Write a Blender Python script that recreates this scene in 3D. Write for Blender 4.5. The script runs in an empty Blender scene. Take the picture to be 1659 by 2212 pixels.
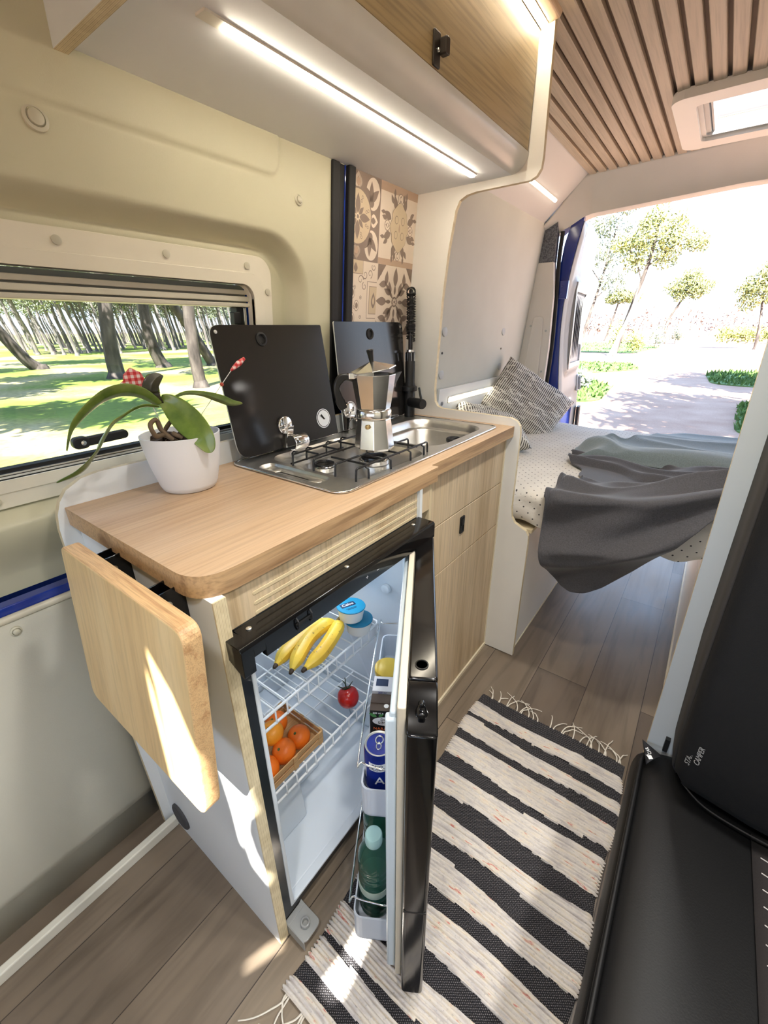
import bpy, bmesh, math, random
from mathutils import Vector, Matrix, Quaternion
from mathutils.geometry import tessellate_polygon
random.seed(11)
SC = bpy.context.scene
COL = SC.collection
PI = math.pi
V = Vector
ORG = {}

# ------------------------------------------------------------------ maths
def lerp(a, b, t): return a + (b - a) * t
def clamp(x, a=0.0, b=1.0): return max(a, min(b, x))
def sstep(a, b, x):
    t = clamp((x - a) / (b - a)); return t * t * (3 - 2 * t)
def WX(z): return -.41 - .09 * (1.575 - z)          # the leaning inner skin of the left van wall
def BX(z): return .09 * z - .59                     # the wall lining beside the bed
def rrect(u0, u1, v0, v1, r, seg=6):
    pts = []
    for cu, cv, a0 in ((u1 - r, v0 + r, -90), (u1 - r, v1 - r, 0), (u0 + r, v1 - r, 90), (u0 + r, v0 + r, 180)):
        for i in range(seg + 1):
            a = math.radians(a0 + 90 * i / seg); pts.append((cu + r * math.cos(a), cv + r * math.sin(a)))
    return pts
def circ(cu, cv, r, n=24, r2=None):
    r2 = r if r2 is None else r2
    return [(cu + r * math.cos(2 * PI * i / n), cv + r2 * math.sin(2 * PI * i / n)) for i in range(n)]
def fillet(pts, rad, seg=5):
    """rounds the corners of a closed polygon; rad is one number or one per corner"""
    out = []; n = len(pts)
    for i in range(n):
        r = rad[i] if isinstance(rad, (list, tuple)) else rad
        p = V(pts[i] + (0,)) if len(pts[i]) == 2 else V(pts[i]); a = V((*pts[i - 1], 0)); b = V((*pts[(i + 1) % n], 0))
        if r <= 0: out.append((p.x, p.y)); continue
        da = (a - p); db = (b - p); la, lb = da.length, db.length; da.normalize(); db.normalize()
        ang = da.angle(db, PI)
        if ang > PI - .02: out.append((p.x, p.y)); continue
        t = min(r / math.tan(ang / 2), la * .49, lb * .49)
        s = p + da * t; e = p + db * t
        for k in range(seg + 1):
            q = k / seg; m = s * (1 - q) ** 2 + p * 2 * q * (1 - q) + e * q * q
            out.append((m.x, m.y))
    return out
def smooth_path(pts, n=8, closed=False):
    """Catmull-Rom through the points"""
    P = [V(p) for p in pts]; out = []; m = len(P)
    rng = range(m if closed else m - 1)
    for i in rng:
        if closed: a, b, c, d = P[i - 1], P[i], P[(i + 1) % m], P[(i + 2) % m]
        else: a, b, c, d = P[max(i - 1, 0)], P[i], P[i + 1], P[min(i + 2, m - 1)]
        for k in range(n):
            t = k / n
            out.append(.5 * (2 * b + (c - a) * t + (2 * a - 5 * b + 4 * c - d) * t * t + (3 * b - a - 3 * c + d) * t ** 3))
    if not closed: out.append(P[-1])
    return out

# ------------------------------------------------------------------ mesh builder
class MB:
    def __init__(s): s.v = []; s.f = []; s.m = []; s.cur = 0; s.uv = None
    def mat(s, i): s.cur = i; return s
    def add(s, vs, fs):
        b = len(s.v); s.v += [V(x) for x in vs]
        for f in fs: s.f.append([b + i for i in f]); s.m.append(s.cur)
        return s
    def box(s, x0, x1, y0, y1, z0, z1):
        vs = [(x, y, z) for x in (x0, x1) for y in (y0, y1) for z in (z0, z1)]
        return s.add(vs, [(0, 1, 3, 2), (4, 6, 7, 5), (0, 4, 5, 1), (2, 3, 7, 6), (0, 2, 6, 4), (1, 5, 7, 3)])
    def obox(s, c, ax, ay, az):
        """box with centre c and half-axis vectors"""
        c, ax, ay, az = V(c), V(ax), V(ay), V(az)
        vs = [c + ax * i + ay * j + az * k for i in (-1, 1) for j in (-1, 1) for k in (-1, 1)]
        return s.add(vs, [(0, 1, 3, 2), (4, 6, 7, 5), (0, 4, 5, 1), (2, 3, 7, 6), (0, 2, 6, 4), (1, 5, 7, 3)])
    def prism(s, poly, axis, a, b, side=None, holes=()):
        """extrude a 2D outline (with holes) along an axis: x (y,z), y (x,z), z (x,y)"""
        def P(u, v, w): return {'x': (w, u, v), 'y': (u, w, v), 'z': (u, v, w)}[axis]
        loops = [list(poly)] + [list(h) for h in holes]
        keep = s.cur
        if holes:
            tris = tessellate_polygon([[V((u, v, 0)) for u, v in L] for L in loops])
            flat = [p for L in loops for p in L]
            s.add([P(u, v, a) for u, v in flat], [t for t in tris]); s.add([P(u, v, b) for u, v in flat], [t for t in tris])
        else:
            n = len(poly)
            s.add([P(u, v, a) for u, v in poly], [range(n)]); s.add([P(u, v, b) for u, v in poly], [range(n)])
        if side is not None: s.cur = side
        for L in loops:
            n = len(L)
            s.add([P(u, v, a) for u, v in L] + [P(u, v, b) for u, v in L], [(i, (i + 1) % n, n + (i + 1) % n, n + i) for i in range(n)])
        s.cur = keep
        return s
    def tube(s, path, r, n=8, closed=False, caps=True):
        P = [V(p) for p in path]; m = len(P)
        R = r if isinstance(r, (list, tuple)) else [r] * m
        T = []
        for i in range(m):
            if closed: t = P[(i + 1) % m] - P[i - 1]
            else: t = P[min(i + 1, m - 1)] - P[max(i - 1, 0)]
            T.append(t.normalized() if t.length > 1e-9 else V((0, 0, 1)))
        up = V((0, 0, 1)) if abs(T[0].z) < .9 else V((1, 0, 0))
        nrm = (up - T[0] * up.dot(T[0])).normalized()
        vs = []
        for i in range(m):
            nrm = (nrm - T[i] * nrm.dot(T[i]))
            nrm = nrm.normalized() if nrm.length > 1e-6 else T[i].orthogonal().normalized()
            bi = T[i].cross(nrm)
            for k in range(n):
                a = 2 * PI * k / n; vs.append(P[i] + (nrm * math.cos(a) + bi * math.sin(a)) * R[i])
        fs = []
        for i in range(m if closed else m - 1):
            j = (i + 1) % m
            for k in range(n):
                fs.append((i * n + k, i * n + (k + 1) % n, j * n + (k + 1) % n, j * n + k))
        if caps and not closed: fs += [tuple(range(n)), tuple(range((m - 1) * n, m * n))]
        return s.add(vs, fs)
    def lathe(s, prof, n=32, c=(0, 0, 0), M=None, facet=None):
        """profile of (r, z); M maps the z axis elsewhere"""
        vs = []; k = len(prof)
        for i in range(n):
            a = 2 * PI * i / n + (PI / n if facet else 0)
            for r, z in prof: vs.append(V((r * math.cos(a), r * math.sin(a), z)))
        if M is not None: vs = [M @ v for v in vs]
        vs = [v + V(c) for v in vs]
        fs = []
        for i in range(n):
            j = (i + 1) % n
            for q in range(k - 1): fs.append((i * k + q, j * k + q, j * k + q + 1, i * k + q + 1))
        if prof[0][0] > 1e-6: fs.append([i * k for i in range(n)])
        if prof[-1][0] > 1e-6: fs.append([i * k + k - 1 for i in range(n)])
        return s.add(vs, fs)
    def grid(s, nu, nv, fn, closed_u=False, mf=None):
        vs = [fn(i / (nu if closed_u else nu - 1), j / (nv - 1)) for i in range(nu) for j in range(nv)]
        b = len(s.v); s.v += [V(x) for x in vs]
        for i in range(nu if closed_u else nu - 1):
            for j in range(nv - 1):
                q = (i + 1) % nu
                s.f.append([b + i * nv + j, b + q * nv + j, b + q * nv + j + 1, b + i * nv + j + 1])
                s.m.append(s.cur if mf is None else mf(i, j))
        return s
    def ball(s, c, r, n=16, sq=(1, 1, 1)):
        c = V(c)
        return s.lathe([(r * math.sin(PI * i / n) , -r * math.cos(PI * i / n)) for i in range(n + 1)], n * 2, (0, 0, 0), Matrix.Diagonal((*sq, 1)).to_3x3()).shift(c, (n * 2) * (n + 1))
    def shift(s, d, last):
        for i in range(len(s.v) - last, len(s.v)): s.v[i] = s.v[i] + V(d)
        return s
    def xf(s, fn): s.v = [V(fn(v)) for v in s.v]; return s
    def join(s, o):
        b = len(s.v); s.v += o.v; s.f += [[b + i for i in f] for f in o.f]; s.m += o.m; return s
    def build(s, name, mats, parent=None, smooth=None, bevel=0, seg=2, sub=0, solid=0, org=None, weld=True, flip=True, loc=None, rot=None):
        me = bpy.data.meshes.new(name)
        if parent is not None: o0 = V((0, 0, 0)) if loc is not None else ORG[parent.name]
        elif org is not None: o0 = V(org)
        else:
            lo = [min(v[i] for v in s.v) for i in range(3)]; hi = [max(v[i] for v in s.v) for i in range(3)]
            o0 = V(((lo[0] + hi[0]) / 2, (lo[1] + hi[1]) / 2, lo[2]))
        me.from_pydata([tuple(v - o0) for v in s.v], [], s.f)
        me.polygons.foreach_set('material_index', s.m)
        bm = bmesh.new(); bm.from_mesh(me)
        if weld: bmesh.ops.remove_doubles(bm, verts=bm.verts, dist=1e-5)
        if flip: bmesh.ops.recalc_face_normals(bm, faces=bm.faces)
        if s.uv is not None:
            L = bm.loops.layers.uv.new('UVMap')
            for f in bm.faces:
                for l in f.loops: l[L].uv = s.uv(l.vert.co + o0)
        bm.to_mesh(me); bm.free()
        for m in (mats if isinstance(mats, (list, tuple)) else [mats]): me.materials.append(m)
        if smooth:
            me.polygons.foreach_set('use_smooth', [True] * len(me.polygons))
            if smooth < 179: me.set_sharp_from_angle(angle=math.radians(smooth))
        me.update()
        o = bpy.data.objects.new(name, me); COL.objects.link(o)
        if parent is not None:
            o.parent = parent; ORG[o.name] = V((0, 0, 0)) if loc is not None else ORG[parent.name]
            if loc is not None: o.location = V(loc) - ORG[parent.name]
            if rot is not None: o.rotation_euler = rot
        else: o.location = o0; ORG[o.name] = o0
        if solid: q = o.modifiers.new('s', 'SOLIDIFY'); q.thickness = solid; q.offset = 0
        if bevel:
            q = o.modifiers.new('b', 'BEVEL'); q.width = bevel; q.segments = seg; q.limit_method = 'ANGLE'; q.angle_limit = math.radians(38)
        if sub: q = o.modifiers.new('u', 'SUBSURF'); q.levels = sub; q.render_levels = sub
        return o

def tag(o, label=None, cat=None, group=None, kind=None):
    if label: o['label'] = label
    if cat: o['category'] = cat
    if group: o['group'] = group
    if kind: o['kind'] = kind
    return o
def thing(name, label, cat, loc, group=None, rotz=0):
    o = bpy.data.objects.new(name, None); COL.objects.link(o); o.empty_display_size = .03
    o.location = loc; o.rotation_euler = (0, 0, rotz); ORG[o.name] = V((0, 0, 0)) if rotz else V(loc)
    return tag(o, label, cat, group)
def struct(o, label, cat): return tag(o, label, cat, kind='structure')
def dup(root, loc, rot=None, label=None):
    r = root.copy(); COL.objects.link(r); r.location = loc
    if rot is not None: r.rotation_euler = rot
    if label: r['label'] = label
    for ch in list(root.children):
        c = ch.copy(); COL.objects.link(c); c.parent = r
        for g in list(ch.children):
            d = g.copy(); COL.objects.link(d); d.parent = c
    ORG[r.name] = V(loc)
    return r
def text_mesh(txt, size, mat, name, parent, M, ext=.0002, spacing=1.0, align='CENTER', shear=0, fn=None):
    """flat lettering as a mesh; M places it (x along the line, y up), fn can bend it"""
    cu = bpy.data.curves.new('t', 'FONT'); cu.body = txt; cu.size = size; cu.extrude = ext; cu.align_x = align; cu.align_y = 'CENTER'
    cu.space_character = spacing; cu.shear = shear; cu.resolution_u = 3
    t = bpy.data.objects.new('t', cu); COL.objects.link(t); bpy.context.view_layer.update()
    me = bpy.data.meshes.new_from_object(t.evaluated_get(bpy.context.evaluated_depsgraph_get()))
    bpy.data.objects.remove(t)
    for v in me.vertices:
        q = V(v.co)
        if fn: q = V(fn(q))
        v.co = (M @ q) - ORG[parent.name]
    me.materials.clear(); me.materials.append(mat)
    o = bpy.data.objects.new(name, me); COL.objects.link(o); o.parent = parent; ORG[o.name] = ORG[parent.name]
    return o
def frame_M(o, ax, ay):
    ax = V(ax).normalized(); ay = V(ay); ay = (ay - ax * ay.dot(ax)).normalized(); az = ax.cross(ay)
    return Matrix(((ax.x, ay.x, az.x, o[0]), (ax.y, ay.y, az.y, o[1]), (ax.z, ay.z, az.z, o[2]), (0, 0, 0, 1)))

# ------------------------------------------------------------------ materials
def C(r, g, b):
    f = lambda c: (c / 255 / 12.92) if c / 255 <= .04045 else ((c / 255 + .055) / 1.055) ** 2.4
    return (f(r), f(g), f(b), 1)
def nd(nt, t, ins=None, **at):
    n = nt.nodes.new(t)
    for k, v in at.items(): setattr(n, k, v)
    for k, v in (ins or {}).items():
        i = n.inputs[k]
        if isinstance(v, bpy.types.NodeSocket): nt.links.new(v, i)
        else: i.default_value = v
    return n
def base_mat(name):
    m = bpy.data.materials.new(name); m.use_nodes = True; nt = m.node_tree
    return m, nt, nt.nodes['Principled BSDF']
def coords(nt, scale=(1, 1, 1), rot=(0, 0, 0), loc=(0, 0, 0), kind='Object'):
    tc = nd(nt, 'ShaderNodeTexCoord'); mp = nd(nt, 'ShaderNodeMapping', {'Vector': tc.outputs[kind], 'Scale': scale, 'Rotation': rot, 'Location': loc})
    return mp.outputs['Vector']
def ramp(nt, fac, stops, interp='LINEAR'):
    r = nd(nt, 'ShaderNodeValToRGB', {'Fac': fac}); e = r.color_ramp; e.interpolation = interp
    while len(e.elements) > 1: e.elements.remove(e.elements[-1])
    e.elements[0].position, e.elements[0].color = stops[0]
    for p, c in stops[1:]: q = e.elements.new(p); q.color = c
    return r.outputs['Color']
def mix(nt, fac, a, b, mode='MIX'):
    n = nd(nt, 'ShaderNodeMix', data_type='RGBA', blend_type=mode)
    for idx, v in ((0, fac), (6, a), (7, b)):
        if isinstance(v, bpy.types.NodeSocket): nt.links.new(v, n.inputs[idx])
        else: n.inputs[idx].default_value = v
    return n.outputs[2]
def mth(nt, op, a, b=0.0, c=0.0):
    n = nd(nt, 'ShaderNodeMath', operation=op)
    for i, v in enumerate((a, b, c)):
        if isinstance(v, bpy.types.NodeSocket): nt.links.new(v, n.inputs[i])
        else: n.inputs[i].default_value = v
    return n.outputs[0]
def bump(nt, b, h, strength=.2, dist=.002):
    q = nd(nt, 'ShaderNodeBump', {'Height': h, 'Strength': strength, 'Distance': dist}); nt.links.new(q.outputs['Normal'], b.inputs['Normal'])
def PM(name, col, rough=.5, metal=0, var=.06, vs=6, bmp=0, bs=200, coat=0, spec=.5, trans=0, ior=1.45, emit=None, es=0, sheen=0):
    """plain principled surface with a little procedural unevenness"""
    m, nt, b = base_mat(name)
    v = coords(nt)
    nz = nd(nt, 'ShaderNodeTexNoise', {'Vector': v, 'Scale': vs, 'Detail': 4.0})
    lo = tuple(c * (1 - var) for c in col[:3]) + (1,); hi = tuple(min(1, c * (1 + var)) for c in col[:3]) + (1,)
    nt.links.new(ramp(nt, nz.outputs['Fac'], [(.3, lo), (.7, hi)]), b.inputs['Base Color'])
    b.inputs['Roughness'].default_value = rough; b.inputs['Metallic'].default_value = metal; b.inputs['IOR'].default_value = ior
    b.inputs['Specular IOR Level'].default_value = spec; b.inputs['Coat Weight'].default_value = coat; b.inputs['Coat Roughness'].default_value = .08
    b.inputs['Transmission Weight'].default_value = trans
    if sheen: b.inputs['Sheen Weight'].default_value = sheen; b.inputs['Sheen Roughness'].default_value = .4
    if emit: b.inputs['Emission Color'].default_value = emit; b.inputs['Emission Strength'].default_value = es
    if bmp:
        n2 = nd(nt, 'ShaderNodeTexNoise', {'Vector': v, 'Scale': bs, 'Detail': 3.0}); bump(nt, b, n2.outputs['Fac'], bmp, .001)
    return m
def wood(name, c1, c2, axis='z', sc=14, along=.05, rough=.45, knots=None, pores=.35, c3=None):
    """streaky grain along an axis"""
    m, nt, b = base_mat(name)
    k = [sc] * 3; k['xyz'.index(axis)] = sc * along
    v = coords(nt, k)
    n1 = nd(nt, 'ShaderNodeTexNoise', {'Vector': v, 'Scale': 1.0, 'Detail': 5.0, 'Roughness': .6, 'Distortion': .6})
    k2 = [sc * 11] * 3; k2['xyz'.index(axis)] = sc * .35
    n2 = nd(nt, 'ShaderNodeTexNoise', {'Vector': coords(nt, k2), 'Scale': 1.0, 'Detail': 3.0})
    col = ramp(nt, n1.outputs['Fac'], [(.28, c2), (.5, c1), (.72, c3 or c1)])
    fine = ramp(nt, n2.outputs['Fac'], [(.35, (1 - pores, 1 - pores, 1 - pores, 1)), (.55, (1, 1, 1, 1))])
    col = mix(nt, .8, col, fine, 'MULTIPLY')
    if knots:
        kk = [sc * .55] * 3; kk['xyz'.index(axis)] = sc * .16
        vo = nd(nt, 'ShaderNodeTexVoronoi', {'Vector': coords(nt, kk), 'Scale': 1.0, 'Randomness': 1.0})
        spot = ramp(nt, vo.outputs['Distance'], [(.03, (1, 1, 1, 1)), (.16, (0, 0, 0, 1))])
        pick = mth(nt, 'GREATER_THAN', nd(nt, 'ShaderNodeSeparateColor', {'Color': vo.outputs['Color']}).outputs[0], .62)
        col = mix(nt, mth(nt, 'MULTIPLY', spot, mth(nt, 'MULTIPLY', pick, .75)), col, knots)
    nt.links.new(col, b.inputs['Base Color']); b.inputs['Roughness'].default_value = rough
    bump(nt, b, n2.outputs['Fac'], .12, .0006)
    return m
def plymat(name, axis, ref=0.0, pitch=.0042):
    """layered plywood edge: pale plies with thin darker glue lines across an axis"""
    m, nt, b = base_mat(name)
    tc = nd(nt, 'ShaderNodeTexCoord'); sp = nd(nt, 'ShaderNodeSeparateXYZ', {'Vector': tc.outputs['Object']})
    w = mth(nt, 'FRACT', mth(nt, 'MULTIPLY', mth(nt, 'ADD', sp.outputs['XYZ'.index(axis.upper())], 10 + ref), 1 / pitch))
    nz = nd(nt, 'ShaderNodeTexNoise', {'Vector': tc.outputs['Object'], 'Scale': 60.0, 'Detail': 4.0})
    c = ramp(nt, w, [(.0, C(158, 134, 96)), (.16, C(226, 214, 180)), (.5, C(206, 190, 152)), (.84, C(230, 218, 188)), (1, C(158, 134, 96))])
    nt.links.new(mix(nt, .35, c, ramp(nt, nz.outputs['Fac'], [(.3, C(170, 150, 110)), (.7, C(235, 222, 190))])), b.inputs['Base Color'])
    b.inputs['Roughness'].default_value = .6
    return m

WHITE = PM('white_laminate', C(222, 226, 228), .42, var=.02)
PANEL = PM('panel_white', C(234, 233, 228), .55, var=.02, bmp=.05, bs=120)
LINING = PM('lining_grey_vinyl', C(196, 199, 192), .7, var=.03, bmp=.15, bs=260)
WALLP = PM('cream_wall_plastic', C(194, 190, 164), .48, var=.02, bmp=.1, bs=420)
WALLG = PM('grey_door_plastic', C(206, 205, 194), .55, var=.02, bmp=.12, bs=420)
TRIMP = PM('trim_plastic', C(214, 212, 207), .55, var=.03, bmp=.1, bs=300)
FRAMEP = PM('cream_gloss_plastic', C(228, 222, 205), .16, var=.015, coat=.3)
BLACKG = PM('black_gloss_plastic', C(11, 11, 12), .13, var=.1, coat=.2)
BLACKM = PM('black_matt', C(24, 24, 25), .5, var=.15, bmp=.08, bs=300)
RUBBER = PM('black_rubber', C(20, 20, 20), .62, var=.2)
BLUE = PM('blue_car_paint', C(26, 52, 140), .12, var=.04, coat=.6)
STEEL = PM('brushed_steel', (.78, .77, .74, 1), .32, 1, var=.05, vs=40, bmp=.05, bs=500)
CHROME = PM('chrome', (.8, .8, .8, 1), .06, 1, var=.02)
ALU = PM('polished_aluminium', (.76, .75, .73, 1), .17, 1, var=.05, vs=30)
WIREW = PM('white_coated_wire', C(228, 232, 235), .35, var=.03)
FRW = PM('fridge_white_plastic', C(214, 222, 230), .35, var=.02)
OAKV = wood('oak_laminate_upright', C(206, 184, 150), C(176, 150, 114), 'z', 16, .04, .42, c3=C(218, 198, 168), pores=.25)
OAKY = wood('oak_laminate_lengthwise', C(186, 158, 122), C(150, 124, 90), 'y', 14, .05, .42, c3=C(198, 172, 138))
OAKX = wood('oak_laminate_crosswise', C(196, 172, 138), C(160, 134, 100), 'y', 18, .05, .45)
TOPM = wood('worktop_oak', C(186, 156, 124), C(170, 138, 104), 'y', 16, .07, .4, knots=C(92, 66, 44), pores=.2, c3=C(196, 168, 138))
TOPE = wood('worktop_edge_oak', C(192, 158, 118), C(138, 104, 72), 'y', 22, .06, .42, knots=C(90, 62, 42), pores=.3)
BAMBOO = wood('rubberwood_board', C(214, 184, 132), C(198, 164, 112), 'z', 13, .02, .42, pores=.15, c3=C(222, 196, 148))
BAMBE = wood('rubberwood_end', C(204, 168, 122), C(172, 130, 88), 'x', 60, .1, .5, pores=.3)
SLAT = wood('ceiling_slat_oak', C(182, 168, 148), C(160, 146, 126), 'y', 18, .035, .5, pores=.2, c3=C(180, 168, 150))
PLYY = plymat('plywood_edge_y', 'y'); PLYX = plymat('plywood_edge_x', 'x'); PALE = PM('pale_edge_band', C(226, 214, 186), .5, var=.05)
SUN_E, SKY_E, EXPO, LED_E, FILL_W = 20, 1.7, 1.34, 22, 13
FILL_SPOTS = [(.40, -.42, 1), (.40, .25, 1), (.40, .95, 1.1), (.95, -.45, 1.5), (.95, .22, 1.5)]
FRIDGE_W = .55
# ================================================================== the setting
# floor: vinyl planks running along the van
m, nt, b = base_mat('vinyl_planks')
tc = nd(nt, 'ShaderNodeTexCoord'); sp = nd(nt, 'ShaderNodeSeparateXYZ', {'Vector': tc.outputs['Object']})
cv = nd(nt, 'ShaderNodeCombineXYZ', {'X': mth(nt, 'ADD', sp.outputs['Y'], 3.27), 'Y': mth(nt, 'ADD', sp.outputs['X'], 2.055)})
bk = nd(nt, 'ShaderNodeTexBrick', {'Vector': cv.outputs[0], 'Scale': 1.0, 'Brick Width': 1.1, 'Row Height': .172, 'Mortar Size': .0012, 'Mortar Smooth': .2, 'Bias': 0.0,
    'Color1': C(92, 81, 72), 'Color2': C(142, 128, 110), 'Mortar': C(58, 50, 44)}, offset=.37, offset_frequency=2)
n1 = nd(nt, 'ShaderNodeTexNoise', {'Vector': coords(nt, (26, 2.2, 26)), 'Scale': 1.0, 'Detail': 5.0, 'Distortion': .8})
n2 = nd(nt, 'ShaderNodeTexNoise', {'Vector': coords(nt, (7, 3, 7)), 'Scale': 1.0, 'Detail': 4.0})
col = mix(nt, .75, bk.outputs['Color'], ramp(nt, n1.outputs['Fac'], [(.25, (.52, .5, .48, 1)), (.52, (1, 1, 1, 1)), (.8, (1.12, 1.1, 1.06, 1))]), 'MULTIPLY')
col = mix(nt, .6, col, ramp(nt, n2.outputs['Fac'], [(.3, (.68, .66, .65, 1)), (.62, (1, 1, 1, 1))]), 'MULTIPLY')
nt.links.new(col, b.inputs['Base Color']); b.inputs['Roughness'].default_value = .38
nt.links.new(ramp(nt, n2.outputs['Fac'], [(.3, (.3, .3, .3, 1)), (.7, (.46, .46, .46, 1))]), b.inputs['Roughness'])
bump(nt, b, n1.outputs['Fac'], .12, .001)
FLOORM = m
o = MB().box(-.475, 1.2, -2.3, 2.43, -.02, 0).build('floor', FLOORM, org=(0, 0, 0)); struct(o, 'grey brown wood plank vinyl floor of the van', 'floor')
o = MB().box(-.47, 1.2, 2.43, 2.50, -.03, .004).build('trim_sill', ALU, bevel=.002); struct(o, 'metal sill strip across the rear door opening', 'trim')
MB().box(-.3, .6, 2.432, 2.438, .004, .0055).build('sill_line', PM('pale_green_line', C(170, 215, 205), .4), o)

# left wall skin as one moulded sheet with recess, ledge and emboss
def rr_sdf(u, v, u0, u1, v0, v1, r):
    cu, cv = (u0 + u1) / 2, (v0 + v1) / 2; du = abs(u - cu) - (u1 - u0) / 2 + r; dv = abs(v - cv) - (v1 - v0) / 2 + r
    return math.hypot(max(du, 0), max(dv, 0)) + min(max(du, dv), 0) - r
WIN = (-.63, .522, .942, 1.302)
def wall_x(y, z):
    x = WX(z)
    d = rr_sdf(y, z, -.78, .645, .885, 1.392, .12)
    x -= .046 * (1 - sstep(-.026, .012, d))
    d3 = abs(rr_sdf(y, z, -.76, .615, .90, 1.365, .10)); x -= .0025 * (1 - sstep(.001, .006, d3))
    d2 = rr_sdf(y, z, -.9, .575, 1.499, 2.1, .035); x += .003 * (1 - sstep(-.003, .003, d2)) - .003 * (1 - sstep(.001, .006, abs(d2)))
    if z < .885: x -= .032 * sstep(.87, .765, z)
    return x
b = MB(); ny, nz = 400, 300; Y0, Y1, Z0, Z1 = -1.1, .80, .735, 1.93
b.grid(ny, nz, lambda u, v: (wall_x(lerp(Y0, Y1, u), lerp(Z0, Z1, v)), lerp(Y0, Y1, u), lerp(Z0, Z1, v)))
keep = []
for i, f in enumerate(b.f):
    c = sum((b.v[k] for k in f), V()) / 4
    if not (WIN[0] < c.y < WIN[1] and WIN[2] < c.z < WIN[3]): keep.append(f)
b.f = keep; b.m = [0] * len(keep)
wl = b.build('wall_left', WALLP, smooth=60, org=(0, 0, 0)); struct(wl, 'moulded cream side wall of the van around the window', 'wall')
# lower sliding-door skin below the blue strip, with a crease near the floor
pf = [(-.475, .0), (-.478, .085), (-.462, .10), (-.455, .125), (-.452, .30), (-.455, .69), (-.463, .704), (-.50, .707)]
b = MB(); b.grid(2, len(pf), lambda u, v: (pf[round(v * (len(pf) - 1))][0], lerp(-1.1, .03, u), pf[round(v * (len(pf) - 1))][1]))
b.build('lower_skin', WALLG, wl, smooth=50, solid=.002)
b = MB().tube([(-.468, -1.1, .712), (-.468, .03, .712)], .0075, 10); b.build('rounded_bead', PM('bead_plastic', C(196, 190, 172), .35), wl, smooth=60)
b = MB().box(-.50, -.474, -1.1, .03, .715, .734); b.build('blue_strip', BLUE, wl, bevel=.002)
SCREWC = PM('screw_cap_plastic', C(188, 184, 165), .4)
def cap(parent, y, z, r, name='clip', m=SCREWC, x=None):
    x = wall_x(y, z) if x is None else x
    R = Matrix.Rotation(PI / 2 - .09, 3, 'Y')
    return MB().lathe([(r * 1.55, -.002), (r * 1.5, .0015), (r * 1.1, .003), (r * 1.05, .001), (r, .0005), (r * .9, .005), (r * .5, .0065), (0, .007)], 24, (x, y, z), R).build(name, m, parent, smooth=40)
cap(wl, .115, 1.478, .011); cap(wl, .628, 1.472, .0075); cap(wl, .665, 1.155, .006); cap(wl, -.123, .690, .006, x=-.455)
o = MB().box(-.412, -.394, -1.1, .012, 0, .028).build('trim_floor', PM('white_trim_paint', C(214, 212, 200), .55, bmp=.08, bs=90), bevel=.003); struct(o, 'white strip on the floor along the side door', 'trim')

# pillar seal between the window wall and the tiles
b = MB()
def lean(v, dx=0): return (v.x + WX(v.z) + dx, v.y, v.z)
b.box(-.02, .006, .738, .766, .88, 1.573); b.box(-.03, .001, .764, .790, .88, 1.573)
b.mat(1).box(-.02, .0035, .786, .792, .88, 1.573); b.mat(0).box(-.02, .013, .793, .819, .88, 1.573)
b.xf(lean); o = b.build('trim_pillar', [RUBBER, BLUE], bevel=.003); struct(o, 'black rubber seal up the pillar beside the patterned tiles', 'trim')
# wall behind tiles and behind the kitchen end
b = MB().grid(2, 8, lambda u, v: (WX(lerp(.0, 1.95, v)) - .012, lerp(.79, 1.127, u), lerp(.0, 1.95, v))); b.build('tile_backing', WALLP, wl)

# bed side lining, soffit, rear pillar, header
b = MB().grid(2, 12, lambda u, v: (BX(lerp(.3, 1.70, v)), lerp(1.14, 2.425, u), lerp(.3, 1.70, v)))
o = b.build('wall_bedside', LINING, org=(0, 0, 0), solid=.004); struct(o, 'pale grey vinyl lining on the wall beside the bed', 'wall')
CAPG = PM('grey_cap', C(176, 182, 184), .5)
for y, z, r in ((1.469, 1.182, .022), (2.10, 1.177, .022), (1.482, 1.009, .022), (2.127, 1.001, .022), (1.468, 1.095, .005), (2.104, 1.09, .005)):
    MB().lathe([(r, 0), (r, .003), (r * .85, .0045), (0, .0045)], 24, (BX(z), y, z), Matrix.Rotation(PI / 2 - .09, 3, 'Y')).build('round_cap', CAPG if r > .01 else RUBBER, o, smooth=40)
b = MB().prism([(-.25, 1.875), (-.445, 1.684), (-.46, 1.70), (-.27, 1.90)], 'y', 1.144, 2.455)
o = b.build('trim_soffit', PM('soffit_white', C(206, 209, 210), .45, var=.02)); struct(o, 'white sloping soffit panel above the bed', 'trim')
def ztop(x): return 1.874 if x > -.25 else lerp(1.874, 1.66, sstep(0, 1, clamp((-.25 - x) / .215)) * .3 + clamp((-.25 - x) / .215) * .7)
def zbot(x):
    if x > -.23: return 1.722 + .032 * clamp((x + .23) / .6)
    if x > -.36: return lerp(1.660, 1.722, sstep(-.37, -.22, x) * .6 + .4 * clamp((x + .37) / .14))
    return 1.652
def header(u, v):
    x = lerp(-.47, 1.2, u ** 1.6); zt, zb = ztop(x), zbot(x)
    yt = 2.395 - .18 * clamp((x + .25) / 1.3) if x > -.25 else 2.395
    z = lerp(zt, zb, v); y = lerp(yt, 2.47, 1 - (1 - v) ** 1.7) if x > -.25 else lerp(2.395, 2.46, v)
    return (x, y, z)
b = MB().grid(70, 14, header)
b.grid(70, 5, lambda u, v: V(header(u, 1)) + V((0, .09 * v, .0 + .02 * math.sin(v * PI))))
o = b.build('wall_header', TRIMP, smooth=60, org=(0, 0, 0), solid=.006); struct(o, 'grey white moulded header above the rear doors', 'wall')
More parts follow.
